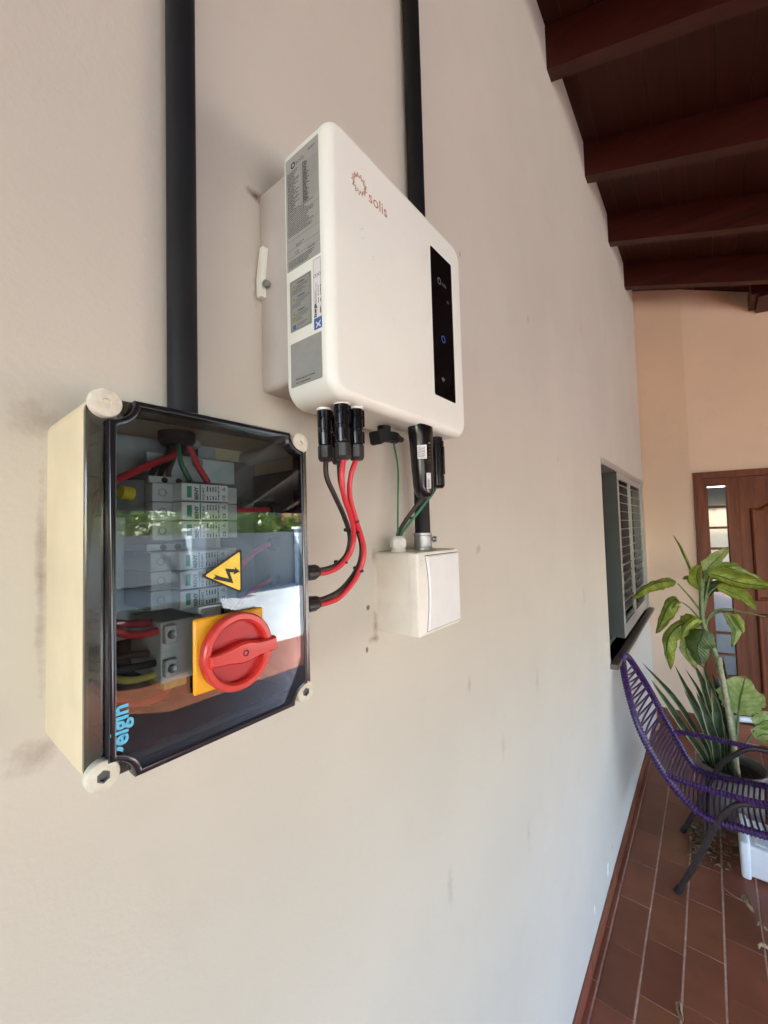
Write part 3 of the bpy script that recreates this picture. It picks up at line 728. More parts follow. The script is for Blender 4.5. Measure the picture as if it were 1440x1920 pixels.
prof = [(-.0270, .0045), (-.012, .0062), (-.002, .0086), (.006, .0090), (.016, .0062), (.026, .0056), (.0335, .0060), (.0342, .0035)]
a_ = [(x, z) for x, z in prof]+[(x, -z*.95) for x, z in reversed(prof)]
tl_ = math.radians(1.5)
rot = [(.1898+x*math.cos(tl_)-z*math.sin(tl_), 1.5560+x*math.sin(tl_)+z*math.cos(tl_)) for x, z in a_]
cxx, czz = .1930, 1.556
loft_y(bm, [(-.1154, rot), (-.1285, rot), (-.1302, [(cxx+(x-cxx)*.96, czz+(z-czz)*.8) for x, z in rot])])
link('knob_grip', bm, M['sw_red'], kn, 30)
mklathe('grip_screw', M['black'], kn, (.1925, -.1300, 1.5560), (0, -1, 0), [(.0026, 0), (.0026, .0006), (.0018, .0006), (.0016, .0001), (.0001, .0001)], 12)
# hazard sticker
def rtri(pts, r, n=4):
    out = []
    m_ = len(pts)
    for i in range(m_):
        p = Vector(pts[i]); a = (Vector(pts[i-1])-p).normalized(); b = (Vector(pts[(i+1) % m_])-p).normalized()
        for k in range(n+1):
            t = k/n; q = p+a*r*(1-t)**2+b*r*t**2; out.append((q.x, q.y))
    return out
T0 = [(.1665, 1.6198), (.2035, 1.6010), (.2035, 1.6405)]
tc = Vector((.191, 1.6202))
def shr(pts, f): return [((Vector(p)-tc)*f+tc)[:] for p in pts]
st = solid_poly('hazard_sticker', M['print_black'], lidr, rtri(T0, .003), (0, -.1078, 0), FRONT[0], FRONT[1], FRONT[2], .0003)
solid_poly('sticker_field', M['sticker_yellow'], st, rtri(shr(T0, .86), .002), (0, -.10815, 0), FRONT[0], FRONT[1], FRONT[2], .0002)
bp = [(760, 998), (775, 1020), (748, 1045), (870, 1088), (952, 1118), (915, 995), (958, 1003), (955, 1024), (1022, 998), (968, 945), (972, 968), (868, 950), (905, 1060), (820, 1030)]
bp = [(.1665+(x-635)/410*.037, 1.6010+(1240-y)/495*.0395) for x, y in bp]
solid_poly('lightning_bolt', M['print_black'], st, bp, (0, -.1084, 0), FRONT[0], FRONT[1], FRONT[2], .0002)
text('brand_lettering', 'elgin', .0150, (.1138, -.1079, 1.5105), FRONT_UP, M['print_cyan'], lidr, .00045, sx=1.0)
solid_poly('brand_mark', M['print_cyan'], lidr, [(.1070, 1.5085), (.1105, 1.5060), (.1112, 1.5080), (.1095, 1.5100), (.1072, 1.5105)], (0, -.1078, 0), FRONT[0], FRONT[1], FRONT[2], .0002)

# ================================================================== INVERTER
inv = thing('solar_inverter', 'white wall mounted solar inverter with a narrow black display strip', 'inverter')
ix0, ix1, iz0, iz1 = .298, .602, 1.796, 2.112
bm = bmesh.new(); P = lambda i, r=.026: rr_poly(ix0, ix1, iz0, iz1, r, i, 10)
lay = [(-.0560, P(.003)), (-.0575, P(.0008)), (-.0590, P(0)), (-.118, P(0))]
for k in range(1, 9):
    a = PI/2*k/8; lay.append((-.118-.012*math.sin(a), P(.012*(1-math.cos(a)))))
loft_y(bm, lay); link('inverter_body', bm, M['white'], inv, 50)
bm = bmesh.new(); loft_y(bm, [(-.001, rr_poly(.304, .596, 1.829, 2.088, .008)), (-.0558, rr_poly(.304, .596, 1.829, 2.088, .008))])
hs = link('heat_sink_cover', bm, M['bracket'], inv, 40)
bm = bmesh.new(); box(bm, .2975, .3035, -.0185, -.0165, 2.053, 2.075, .0004, 1)
# folded mounting ear
bm = bmesh.new(); pr = [(.0, 1.948), (.0, 2.006), (-.0075, 2.008), (-.0125, 1.982), (-.0135, 1.948)]
pr2 = [(-.002, 1.946), (-.0025, 1.974), (.0005, 2.003)]
rings(bm, [[(x, y-.004, z) for y, z in [(.002, 1.946), (.002, 1.972), (-.006, 2.007), (-.013, 2.007), (-.0075, 1.972), (-.0075, 1.946)]] for x in (.2960, .3035)])
link('mounting_ear', bm, M['white'], inv)
mklathe('ear_screw', M['steel'], inv, (.3035, -.017, 1.9605), (-1, 0, 0), [(.0028, -.004), (.0028, .003), (.0045, .003), (.0045, .006), (.002, .007)], 12)
# display
bm = bmesh.new(); loft_y(bm, [(-.1298, rr_poly(.5045, .5660, 1.8465, 2.0685, .003)), (-.1305, rr_poly(.5045, .5660, 1.8465, 2.0685, .003)), (-.1307, rr_poly(.5049, .5656, 1.8469, 2.0681, .003))])
dis = link('display_strip', bm, M['screen'], inv)
def ring_flat(name, m, parent, c, r0, r1, fr, n=28, wob=0, th=.0002):
    bm = bmesh.new(); ux, uz, nn = fr; c = Vector(c)
    A, B = [], []
    for k in range(n):
        a = 2*PI*k/n; A.append(bm.verts.new(c+(ux*math.cos(a)+uz*math.sin(a))*r0+nn*th)); B.append(bm.verts.new(c+(ux*math.cos(a)+uz*math.sin(a))*(r1*(1+wob*(k % 2)))+nn*th))
    for k in range(n): bm.faces.new((A[k], A[(k+1) % n], B[(k+1) % n], B[k]))
    return link(name, bm, m, parent)
ring_flat('indicator_ring', M['led_blue'], dis, (.5335, -.1307, 1.9372), .0040, .0056, FRONT)
ring_flat('faint_ring', M['print_faint'], dis, (.5268, -.1307, 2.0245), .0034, .0048, FRONT, wob=.15)
text('faint_lettering', 'solis', .0078, (.5340, -.1308, 2.0215), FRONT, M['print_faint'], dis)
text('faint_lettering', 'S6', .0060, (.5480, -.1308, 1.9995), FRONT, M['print_faint'], dis)
# signal arcs icon
bm = bmesh.new()
for r in (.0022, .0042, .0062):
    for k in range(6):
        a0 = PI/4+PI/2*k/6; a1 = PI/4+PI/2*(k+1)/6
        flat_poly(bm, [(.5290+(r+s*.0008)*math.cos(a), -.1309, 1.8700+(r+s*.0008)*math.sin(a)) for a, s in ((a0, 0), (a1, 0), (a1, 1), (a0, 1))])
link('signal_icon', bm, mat('icon_grey', (.35, .35, .33), .5), dis)
# sun emblem : two wavy zigzag rings
def zig(bm, c, ra, rb, n, ph, wdt, fr, lop):
    ux, uz, nn = fr; c = Vector(c); pts = []
    for k in range(2*n):
        a = 2*PI*k/(2*n)+ph; r = (rb if k % 2 else ra)*(1+lop*math.sin(a*2.0+ph*3))
        pts.append(c+(ux*math.cos(a)+uz*math.sin(a))*r+nn*.0003)
    for k in range(2*n):
        p, q = pts[k], pts[(k+1) % (2*n)]; d = (q-p).normalized(); s = d.cross(nn)*wdt/2; p = p-d*wdt*.3; q = q+d*wdt*.3
        flat_poly(bm, [p-s, q-s, q+s, p+s])
bm = bmesh.new(); zig(bm, (.3487, -.13, 2.0565), .0088, .0135, 13, .1, .0006, FRONT, .05); zig(bm, (.3487, -.1302, 2.0565), .0078, .0115, 11, .45, .00045, FRONT, .12)
link('sun_emblem', bm, M['print_copper'], inv)
text('brand_lettering', 'solis', .0205, (.3652, -.1301, 2.0470), FRONT, M['print_copper'], inv, -.00002, sx=1.0, spacing=1.02)
bm = bmesh.new()      # faint scuffs on the front
for x, z, s in ((.352, 2.0, .003), (.372, 1.975, .003), (.381, 1.955, .002), (.455, 1.85, .0015), (.41, 1.915, .0015), (.47, 1.97, .0012)):
    for k in range(7):
        a = random.uniform(0, 6.28); px_, pz_ = x+random.gauss(0, s*.8), z+random.gauss(0, s*1.6); l = s*random.uniform(.2, .7)
        flat_poly(bm, [(px_, -.13025, pz_), (px_+l*.5, -.13025, pz_+l*.2), (px_+l*.6, -.13025, pz_+l), (px_, -.13025, pz_+l*.7)])
link('scuff_marks', bm, mat('scuff_grey', (.48, .48, .44), .6, var=.2), inv)
# ---- side labels (plane x = ix0)
def lab(name, m, y0, y1, z0, z1, r=.001, off=0.0, th=.0003):       # y0 left .. y1 right as seen (both negative)
    bm = bmesh.new(); pp = rr_poly(-y0, -y1, z0, z1, r, 0, 3)
    rings(bm, [[(ix0-off, -u, z) for u, z in pp], [(ix0-off-th, -u, z) for u, z in pp]]); return link(name, bm, m, inv)
l1 = lab('rating_label', M['label_silver'], -.0603, -.1165, 1.954, 2.0880)
XO = ix0-.0003
ring_flat('emblem', M['print_black'], l1, (XO, -.074, 2.0765), .0022, .0034, SIDE, wob=.25)
text('lettering', 'solis', .0082, (XO, -.0785, 2.0745), SIDE, M['print_black'], l1, -.0001)
text('lettering', 'S6-GR1P', .0030, (XO, -.1000, 2.0790), SIDE, M['print_black'], l1, .0001)
rows = []
z = 2.069
while z > 2.022:
    l = random.uniform(.010, .021); rows.append((.0035, z, l, .0011)); rows.append((.030, z, random.uniform(.006, .011), .0012)); z -= .0020
while z > 1.992:
    rows.append((.0035, z, random.uniform(.028, .044), .0009)); z -= .0021
rows += [(.0165, 1.9805, .014, .0009), (.0165, 1.9785, .010, .0009)]
for k in range(5): rows.append((.0035, 1.9640-k*.0019, random.uniform(.028, .046), .0010))
rows.append((.037, 1.9672, .012, .001))
bars('small_print', M['print_grey'], l1, SIDE, (XO, -.0603, 0), rows)
bm = bmesh.new(); ux, uz, nn = SIDE
for z in (2.0150, 1.9985, 1.9885, 1.9775, 1.9690):
    a = Vector((XO-.0002, -.0603, z)); flat_poly(bm, [a+ux*.002, a+ux*.0545, a+ux*.0545+uz*.0003, a+ux*.002+uz*.0003])
for z in [2.0690-.0020*i for i in range(23)]:
    a = Vector((XO-.0002, -.0603, z-.0005)); flat_poly(bm, [a+ux*.026, a+ux*.0545, a+ux*.0545+uz*.00018, a+ux*.026+uz*.00018])
link('ruled_lines', bm, M['print_grey'], l1)
text('lettering', 'CE', .0052, (XO, -.0755, 1.9700), SIDE, M['print_black'], l1)
l2 = lab('warning_label', M['label_grey'], -.0645, -.1010, 1.8815, 1.9410)
bm = bmesh.new()
for (u0, u1, v0, v1) in ((.002, .0345, .0575, .0580), (.002, .0345, .0015, .0020), (.002, .0025, .0020, .0575), (.0340, .0345, .0020, .0575)):
    a = Vector((XO-.0002, -.0645, 1.8815)); flat_poly(bm, [a+ux*u0+uz*v0, a+ux*u1+uz*v0, a+ux*u1+uz*v1, a+ux*u0+uz*v1])
link('border_line', bm, M['print_grey'], l2)
rows = []
for i, zz in enumerate((1.9345, 1.9190, 1.9025)):
    text('lettering', 'Cuidado!', .0036, (XO, -.0770, zz), SIDE, M['print_black'], l2, .00008)
    for k in range(5): rows.append((.0045 if k > 1 else .0105, zz-.0026-k*.0019, random.uniform(.014, .0245) if k != 1 else .02, .0008))
    s = solid_poly('warning_triangle', M['din_yellow'], l2, [(0, 0), (.0062, 0), (.0031, .0058)], (XO, -.0690, zz-.0040), SIDE[0], SIDE[1], SIDE[2], .0002)
    solid_poly('warning_mark', M['print_black'], s, [(.0026, .001), (.0036, .001), (.0033, .0040), (.0029, .0040)], (XO-.00025, -.0690, zz-.0040), SIDE[0], SIDE[1], SIDE[2], .0001)
solid_poly('warning_triangle', M['din_yellow'], l2, [(0, 0), (.0062, 0), (.0031, .0058)], (XO, -.0690, 1.8898), SIDE[0], SIDE[1], SIDE[2], .0002)
solid_poly('notice_disc', M['print_blue'], l2, [(.0028*math.cos(a), .0028*math.sin(a)) for a in [2*PI*k/16 for k in range(16)]], (XO, -.0718, 1.8862), SIDE[0], SIDE[1], SIDE[2], .0002)
rows += [(.0125, 1.8880, .018, .0008), (.0125, 1.8862, .014, .0008)]
bars('small_print', M['print_grey'], l2, SIDE, (XO, -.0645, 0), rows)
en = lab('energy_label', M['label_white'], -.1040, -.1172, 1.8712, 1.9510)
solid_poly('blue_band', M['print_blue'], en, [(.0005, 0), (.0127, 0), (.0127, .0125), (.0005, .0125)], (XO, -.1040, 1.8718), SIDE[0], SIDE[1], SIDE[2], .0002)
text('lettering', 'X', .0090, (XO-.0003, -.1145, 1.8735), SIDE_UP, M['label_white'], en, .0004)
text('lettering', 'Energia', .0052, (XO, -.1085, 1.8855), SIDE_UP, M['print_black'], en, .00025)
bars('small_print', M['print_grey'], en, SIDE_UP, (XO, -.1040, 0), [(1.9015, -.0034, .0130, .0008), (1.9015, -.0050, .0220, .0008), (1.8880, -.0118, .008, .0016), (1.9000, -.0085, .006, .001), (1.9080, -.0085, .012, .001), (1.9000, -.0120, .004, .001), (1.9080, -.0120, .012, .001)])
for yy in (-.1068, -.1105, -.1142): ring_flat('ring_mark', M['print_grey'], en, (XO, yy, 1.9315), .0014, .0019, SIDE)
bm = bmesh.new()
for (u0, u1, v0, v1) in ((.0008, .0124, .0125, .0129), (.0008, .0124, .0782, .0786), (.0008, .0011, .0129, .0782), (.0121, .0124, .0129, .0782)):
    a = Vector((XO-.0002, -.1040, 1.8712)); flat_poly(bm, [a+ux*u0+uz*v0, a+ux*u1+uz*v0, a+ux*u1+uz*v1, a+ux*u0+uz*v1])
link('border_line', bm, M['print_grey'], en)
l3 = lab('support_label', M['label_grey'], -.0640, -.1155, 1.8175, 1.8680)
text('lettering', 'Escaneie aqui para conversar', .0029, (XO, -.0725, 1.8245), SIDE, M['print_black'], l3, .00008, sx=.93)
text('lettering', 'com o suporte técnico', .0029, (XO, -.0725, 1.8203), SIDE, M['print_black'], l3, .00008, sx=.93)
# connectors under the body
def mc4(x, y, z1, ln, parent, tilt=0):
    bm = bmesh.new(); n = 24
    prof = [(.0078, 0), (.0080, .010), (.0068, .0105), (.0068, .0125), (.0083, .013), (.0083, .024), (.0074, .0245), (.0074, .028), (.0086, .0285), (.0080, ln*.68), (.0072, ln*.69)]
    lathe(bm, (x, y, z1), (0, 0, -1), prof, n)
    for k in range(5):
        a = k*2*PI/5+.5; cxx = x+.0082*math.cos(a); cyy = y+.0082*math.sin(a)
        box(bm, cxx-.0016, cxx+.0016, cyy-.0016, cyy+.0016, z1-.0215-.004*(k % 2), z1-.002, .0004, 1)
        box(bm, cxx-.0013, cxx+.0013, cyy-.0013, cyy+.0013, z1-.041, z1-.0275-.003*(k % 2), .0004, 1)
    o = link('panel_connector', bm, M['black_gloss'], parent, 30)
    b2 = bmesh.new(); lp = []
    for (r, h) in ((.0078, ln*.69), (.0088, ln*.71), (.0088, ln*.93), (.0070, ln*.99), (.004, ln)):
        lp.append([(x+math.cos(2*PI*k/n)*r*(.92 if (k//2) % 2 else 1), y+math.sin(2*PI*k/n)*r*(.92 if (k//2) % 2 else 1), z1-h) for k in range(n)])
    rings(b2, lp); link('connector_nut', b2, M['gland'], o)
    bm = bmesh.new(); lathe(bm, (x, y, z1+.002), (0, 0, -1), [(.0092, 0), (.0092, .0035)], 24); link('connector_washer', bm, M['white'], o)
ZI = iz0-.0005
mc4(.3300, -.0840, ZI, .0615, inv); mc4(.3300, -.1120, ZI+.001, .0640, inv); mc4(.3520, -.1130, ZI, .0615, inv); mc4(.3560, -.0800, ZI, .0615, inv)
# capped communication plug, hanging elbow
bm = bmesh.new(); lathe(bm, (.4420, -.084, ZI+.002), (0, 0, -1), [(.0088, 0), (.0095, .002), (.0095, .008), (.0068, .0085), (.0068, .013)], 24); box(bm, .4315, .4560, -.089, -.079, ZI-.0165, ZI-.0125, .001, 1)
link('port_cap', bm, M['pvc_gray'], inv, 30)
bm = bmesh.new()
L = [[(x, y, z) for x, z in [(.4195, 1.7855), (.4225, 1.7700), (.4262, 1.7680), (.4420, 1.7778), (.4640, 1.7780), (.4655, 1.7905), (.4420, 1.7890), (.4330, 1.7900)]] for y in (-.092, -.074)]
rings(bm, L); bmesh.ops.bevel(bm, geom=list(bm.edges), offset=.0012, segments=2, affect='EDGES')
link('plug_grip', bm, M['pvc_gray'], inv, 40)
bm = bmesh.new(); lathe(bm, (.4600, -.083, 1.7845), (1, 0, 0), [(.0078, 0), (.0084, .001), (.0084, .010), (.006, .012), (.004, .025)], 18); link('plug_collar', bm, M['gland'], inv, 30)
# dongle
dg_ = thing('wifi_dongle', 'glossy black tapered data stick with two white stickers under the inverter', 'data logger')
bm = bmesh.new(); loops = []
for (z, w2, d2, cx) in ((1.7985, .0215, .013, .4865), (1.790, .0215, .0135, .4868), (1.783, .0195, .0135, .4870), (1.760, .0180, .0130, .4878), (1.735, .0172, .0125, .4888), (1.712, .0158, .0120, .4900), (1.704, .0140, .0110, .4902), (1.6985, .0105, .0085, .4903), (1.6965, .005, .004, .4903)):
    lp = []
    for k in range(28):
        a = 2*PI*k/28; cx_, sx_ = math.cos(a), math.sin(a)
        lp.append((cx+w2*abs(cx_)**.7*(1 if cx_ > 0 else -1), -.115+d2*abs(sx_)**.7*(1 if sx_ > 0 else -1), z))
    loops.append(lp)
rings(bm, loops); link('dongle_body', bm, M['black_gloss'], dg_, 50)
bm = bmesh.new(); loft_y(bm, [(-.1272, rr_poly(.4830, .4900, 1.741, 1.779, .0033)), (-.1290, rr_poly(.4833, .4897, 1.7415, 1.7785, .0031))]); lp_ = link('light_strip', bm, M['screen'], dg_, 30)
ring_flat('power_mark', M['label_white'], lp_, (.4865, -.1291, 1.7730), .0007, .0013, FRONT)
for k in range(5): ring_flat('dot_mark', M['label_white'], lp_, (.4865, -.1291, 1.7680-k*.0048), .0001, .0005, FRONT, 8)
s1_ = solid_poly('sticker', M['label_white'], dg_, [(0, 1.7490), (.0150, 1.7500), (.0150, 1.7695), (0, 1.7675)], (.4655, -.1225, 0), (.90, -.43, 0), (0, 0, 1), (0, -1, 0), .0003)
bars('small_print', M['print_grey'], s1_, (Vector((0, 0, 1)), Vector((-.90, .43, 0)), Vector((-.43, -.90, 0))), (.4655, -.1225, 1.7510), [(0, -.0016-i*.0021, .0150, .0009) for i in range(6)], th=.0005)
s2_ = solid_poly('sticker', M['label_white'], dg_, [(.4770, 1.7080), (.4880, 1.7090), (.4885, 1.7310), (.4775, 1.7300)], (0, -.1285, 0), FRONT[0], FRONT[1], FRONT[2], .0003)
bars('small_print', M['print_black'], s2_, FRONT_UP, (.4785, -.1290, 1.7100), [(0, -.0012-i*.0021, .0120, .0010) for i in range(3)])
# AC connector
ac = thing('ac_connector', 'ribbed black mains plug hanging under the inverter behind the data stick', 'connector')
bm = bmesh.new(); lathe(bm, (.5530, -.1000, ZI), (0, 0, -1), [(.0105, 0), (.0105, .006), (.0125, .0065), (.0125, .012), (.0110, .0125), (.0110, .028), (.0122, .0285), (.0122, .034), (.0112, .0345), (.0112, .060), (.0120, .061), (.0120, .076), (.009, .080), (.004, .0805)], 20)
for k in range(8):
    a = k*PI/4; box(bm, .553+.0118*math.cos(a)-.0012, .553+.0118*math.cos(a)+.0012, -.100+.0118*math.sin(a)-.0012, -.100+.0118*math.sin(a)+.0012, ZI-.058, ZI-.014)
link('connector_body', bm, M['black_gloss'], ac, 30)

# ================================================================== JUNCTION BOX
jb = thing('junction_box', 'small square white junction box with a hinged flap below the inverter', 'junction box')
bm = bmesh.new(); P = lambda i: rr_poly(.519, .652, 1.4870, 1.6165, .005, i)
loft_y(bm, [(0, P(0)), (-.0648, P(0)), (-.0652, P(.0008)), (-.0656, P(0)), (-.0765, P(0)), (-.0790, P(.0010)), (-.0805, P(.0040))])
link('box_body', bm, M['jb'], jb, 30)
bm = bmesh.new()
def flap(i, yb): 
    L = []
    for k in range(17):
        t = k/16; z = 1.4935+.1165*t; x = .5420+.0085*(1-4*(t-.5)**2)*-.0 + .0075*(1-4*(t-.5)**2)
        L.append((x+i, z if 0 < k < 16 else (z+i if k == 0 else z-i)))
    L += [(.6455-i, 1.6100-i), (.6455-i, 1.4935+i)]
    return L
loft_y(bm, [(-.0800, flap(0, 0)), (-.0822, flap(0, 0)), (-.0838, flap(.0016, 0))]); link('hinged_flap', bm, M['jb_flap'], jb, 30)
bm = bmesh.new(); loft_y(bm, [(-.0796, flap(-.0012, 0)), (-.0807, flap(-.0012, 0))]); link('flap_gap', bm, M['din_dark'], jb)
ring_flat('screw_cover', M['bracket'], jb, (.5310, -.0805, 1.6005), .0038, .0043, FRONT)
GX, GYY = .5335, -.0350
bm = bmesh.new(); lathe(bm, (GX, GYY, 1.6165), (0, 0, 1), [(.0125, 0), (.0125, .004), (.0105, .0045), (.0105, .008)], 24)
lathe(bm, (GX, GYY, 1.6243), (0, 0, 1), [(.0130, 0), (.0130, .011)], 6)
lathe(bm, (GX, GYY, 1.6353), (0, 0, 1), [(.0118, 0), (.0118, .003), (.0095, .0065), (.006, .007)], 24)
link('cable_gland', bm, M['gland_white'], jb, 30)

# ================================================================== CABLES
def cable(name, m, pts, r, label, group=None):
    return tag(mktube(name, M[m], None, pts, r, 12, 10), label, 'cable', group)
R_ = .0031
cable('black_cable', 'blk_wire', [(.3300, -.084, 1.738), (.3310, -.084, 1.7161), (.3437, -.084, 1.6947), (.3604, -.082, 1.6708), (.3720, -.080, 1.6464), (.3690, -.078, 1.6260), (.3540, -.078, 1.6140), (.336, -.078, 1.6095), (.316, -.078, 1.6085)], R_, 'black cable from the leftmost plug curving to the upper box gland')
cable('red_cable', 'red_wire', [(.3300, -.1126, 1.7330), (.3275, -.112, 1.7128), (.3342, -.108, 1.6925), (.3534, -.1, 1.6688), (.3655, -.093, 1.6464), (.3640, -.088, 1.6270), (.3510, -.083, 1.6115), (.334, -.079, 1.6055), (.316, -.078, 1.6055)], R_, 'red cable from the front middle plug curving to the upper box gland')
cable('red_cable', 'red_wire', [(.3515, -.113, 1.7364), (.3446, -.11, 1.7175), (.3471, -.105, 1.6934), (.3610, -.101, 1.6662), (.3800, -.095, 1.6368), (.3830, -.091, 1.6150), (.3730, -.086, 1.5925), (.3520, -.081, 1.5745), (.334, -.078, 1.5700), (.316, -.078, 1.5700)], R_, 'red cable from the right hand plug sweeping low to the lower box gland')
cable('black_cable', 'blk_wire', [(.3560, -.080, 1.738), (.3580, -.080, 1.7124), (.3680, -.080, 1.6864), (.3830, -.080, 1.6596), (.3930, -.080, 1.6353), (.3900, -.080, 1.6141), (.3770, -.079, 1.5970), (.3560, -.078, 1.5820), (.334, -.078, 1.5760), (.316, -.078, 1.5745)], R_, 'black cable from the rear plug sweeping low to the lower box gland')
def tie(pts, r, label, tail):
    t = thing('cable_tie', label, 'cable tie', (0, 0, 0), 0, 'black cable ties')
    c = sum((Vector(p) for p in pts), Vector())/len(pts)
    mktube('tie_strap', M['black'], t, [Vector(p) for p in pts]+[Vector(pts[0])], .0014, 6, 4)
    mktube('tie_head', M['black'], t, [Vector(tail), Vector(tail)+Vector((-.004, -.001, .0002))], .0024, 8, sm=False)
def tie_around(a, b, label):
    a, b = Vector(a), Vector(b); d = (b-a).normalized(); v = Vector((.0, 0, 1)); n_ = Vector((0, 1, 0)); e = .0042
    mid = (a+b)/2
    pts = []
    for k in range(16):
        t = 2*PI*k/16; q = mid+d*((b-a).length/2+e)*math.cos(t)+Vector((0, 1, 0))*e*1.15*math.sin(t)
        pts.append(q)
    tie(pts, e, label, pts[8]+Vector((-.001, 0, .0005)))
tie_around((.3700, -.081, 1.653), (.3665, -.095, 1.651), 'upper black tie binding red and black cable of the upper gland')
tie_around((.3790, -.080, 1.6680), (.3625, -.100, 1.6640), 'black tie at the crossing of both cable pairs')
tie_around((.3560, -.078, 1.6150), (.3560, -.084, 1.6150), 'black tie on the upper pair just before the glands')
tie_around((.3850, -.080, 1.6045), (.3800, -.089, 1.6030), 'lowest black tie on the wide lower cable bend')
cable('green_cable', 'grn_wire', [(.4680, -.080, 1.7800), (.4939, -.068, 1.7450), (.5130, -.052, 1.6970), (.5290, -.038, 1.6480), (.5300, -.037, 1.6380)], .0014, 'thin straight green earth lead from the grey plug to the white gland')
cable('green_cable', 'grn_wire', [(.5560, -.097, 1.7190), (.5570, -.088, 1.7080), (.5500, -.072, 1.6870), (.5410, -.057, 1.6660), (.5370, -.042, 1.6480), (.5365, -.038, 1.6380)], .0022, 'green cable curving from the black mains plug to the white gland')
cable('black_cable', 'blk_wire', [(.5440, -.097, 1.7190), (.5440, -.085, 1.7060), (.5380, -.066, 1.6860), (.5330, -.051, 1.6660), (.5315, -.038, 1.6480), (.5325, -.036, 1.6380)], .0034, 'black cable curving beside the green one into the white gland')
tie_around((.5530, -.070, 1.6930), (.5460, -.070, 1.6930), 'black tie on the green and black cables, nearer the mains plug')
tie_around((.5430, -.054, 1.6700), (.5345, -.054, 1.6700), 'black tie on the green and black cables, just above the white gland')

# ================================================================== CHAIR
ch = thing('cord_chair', 'purple cord lounge chair on a dark metal frame beside the wall', 'chair')
near = [(2.345, -.78, .40), (2.345, -.66, .352), (2.345, -.562, .335), (2.345, -.461, .331), (2.345, -.371, .328), (2.345, -.297, .369), (2.345, -.220, .454), (2.348, -.152, .573), (2.372, -.101, .690), (2.43, -.060, .830), (2.50, -.040, .905), (2.575, -.030, .925)]
far = [(2.80, -.78, .40), (2.80, -.66, .345), (2.80, -.60, .323), (2.80, -.50, .315), (2.80, -.403, .302), (2.80, -.304, .3295), (2.80, -.2165, .489), (2.795, -.160, .610), (2.775, -.125, .695), (2.72, -.085, .800), (2.65, -.045, .900)]
rim_pts = smooth_path(near+list(reversed(far)), 14)
# resample evenly
def resample(pts, step):
    out = [pts[0]]; acc = 0
    for a, b in zip(pts[:-1], pts[1:]):
        d = (b-a).length; 
        while acc+d >= step:
            t = (step-acc)/d; a = a+(b-a)*t; out.append(a.copy()); d = (b-a).length; acc = 0
        acc += d
    return out
rim = resample(rim_pts, .0022)
bm = bmesh.new(); tube(bm, rim, lambda i, t: .0142+(.0032 if (i % 6) in (1, 2, 3) else 0), 12); link('wrapped_rim', bm, M['cord'], ch)
front = resample(smooth_path([(2.345, -.78, .40), (2.36, -.85, .405), (2.57, -.87, .40), (2.78, -.85, .405), (2.80, -.78, .40)], 10), .003)
bm = bmesh.new(); tube(bm, front, .014, 10); link('front_rail', bm, M['cord'], ch, 50)
nl = resample(smooth_path(near, 14), .021); fl_ = resample(smooth_path(far, 14), .0205)
m_ = min(len(nl), len(fl_))
def cord(a, b):
    mid = (a+b)/2+Vector((0, .012, -.018)); mktube('cord', M['cord'], ch, [a, mid, b], .0046, 6, 5)
cb_mesh = None
kk = 0
for i in range(m_-4):
    if i % 1 == 0:
        if i < m_*.62: cord(nl[i], fl_[i])
        elif i % 2 == 0: cord(nl[i], fl_[i]); cord(nl[i], fl_[min(i+2, len(fl_)-1)])
def arm(x, pts):
    p = resample(smooth_path(pts, 12), .0026)
    bm = bmesh.new(); tube(bm, p, lambda i, t: .0118+(.0028 if (i % 5) in (1, 2) else 0), 10); link('armrest', bm, M['cord'], ch)
arm(0, [(2.345, -.218, .468), (2.338, -.30, .462), (2.335, -.40, .462), (2.335, -.50, .463), (2.335, -.60, .474), (2.335, -.74, .48)])
arm(1, [(2.80, -.222, .487), (2.81, -.30, .492), (2.81, -.413, .494), (2.81, -.608, .494), (2.81, -.74, .49)])
for xx, zt in ((2.340, .455), (2.806, .487)):
    mktube('leg', M['frame_metal'], ch, [(xx, -.238, FZ+.001), (xx, -.31, .108), (xx, -.377, .274), (xx, -.425, .375), (xx, -.475, .432), (xx, -.54, zt), (xx, -.62, zt+.012)], .0125, 12)
    mktube('leg', M['frame_metal'], ch, [(xx, -.62, zt+.010), (xx, -.71, zt-.02), (xx, -.76, .30), (xx, -.83, FZ+.001)], .0125, 12)
    mktube('leg_foot', M['black'], ch, [(xx, -.2375, FZ+.0005), (xx, -.2495, FZ+.026)], .0142, 12, sm=False)
mktube('cross_bar', M['frame_metal'], ch, [(2.34, -.36, .26), (2.806, -.36, .26)], .011, 10, sm=False)

# ================================================================== POT AND PLANTS
PX, PY = 3.05, -.468
pot = thing('plant_pot', 'round grey plant pot with a thick pale rim behind the purple chair', 'pot')
bm = bmesh.new(); lathe(bm, (PX, PY, FZ), (0, 0, 1), [(.105, 0), (.120, .02), (.142, .27), (.150, .285), (.162, .295), (.164, .325), (.158, .333), (.148, .330), (.142, .29), (.142, .27), (.0001, .265)], 48, caps=False)
link('pot_body', bm, M['pot'], pot, 35)
bm = bmesh.new(); n = 26
for i in range(7):
    pass
lathe(bm, (PX, PY, .225), (0, 0, 1), [(.142, 0), (.10, .012), (.05, .006), (.0001, .012)], 30, caps=False); link('soil', bm, M['soil'], pot)

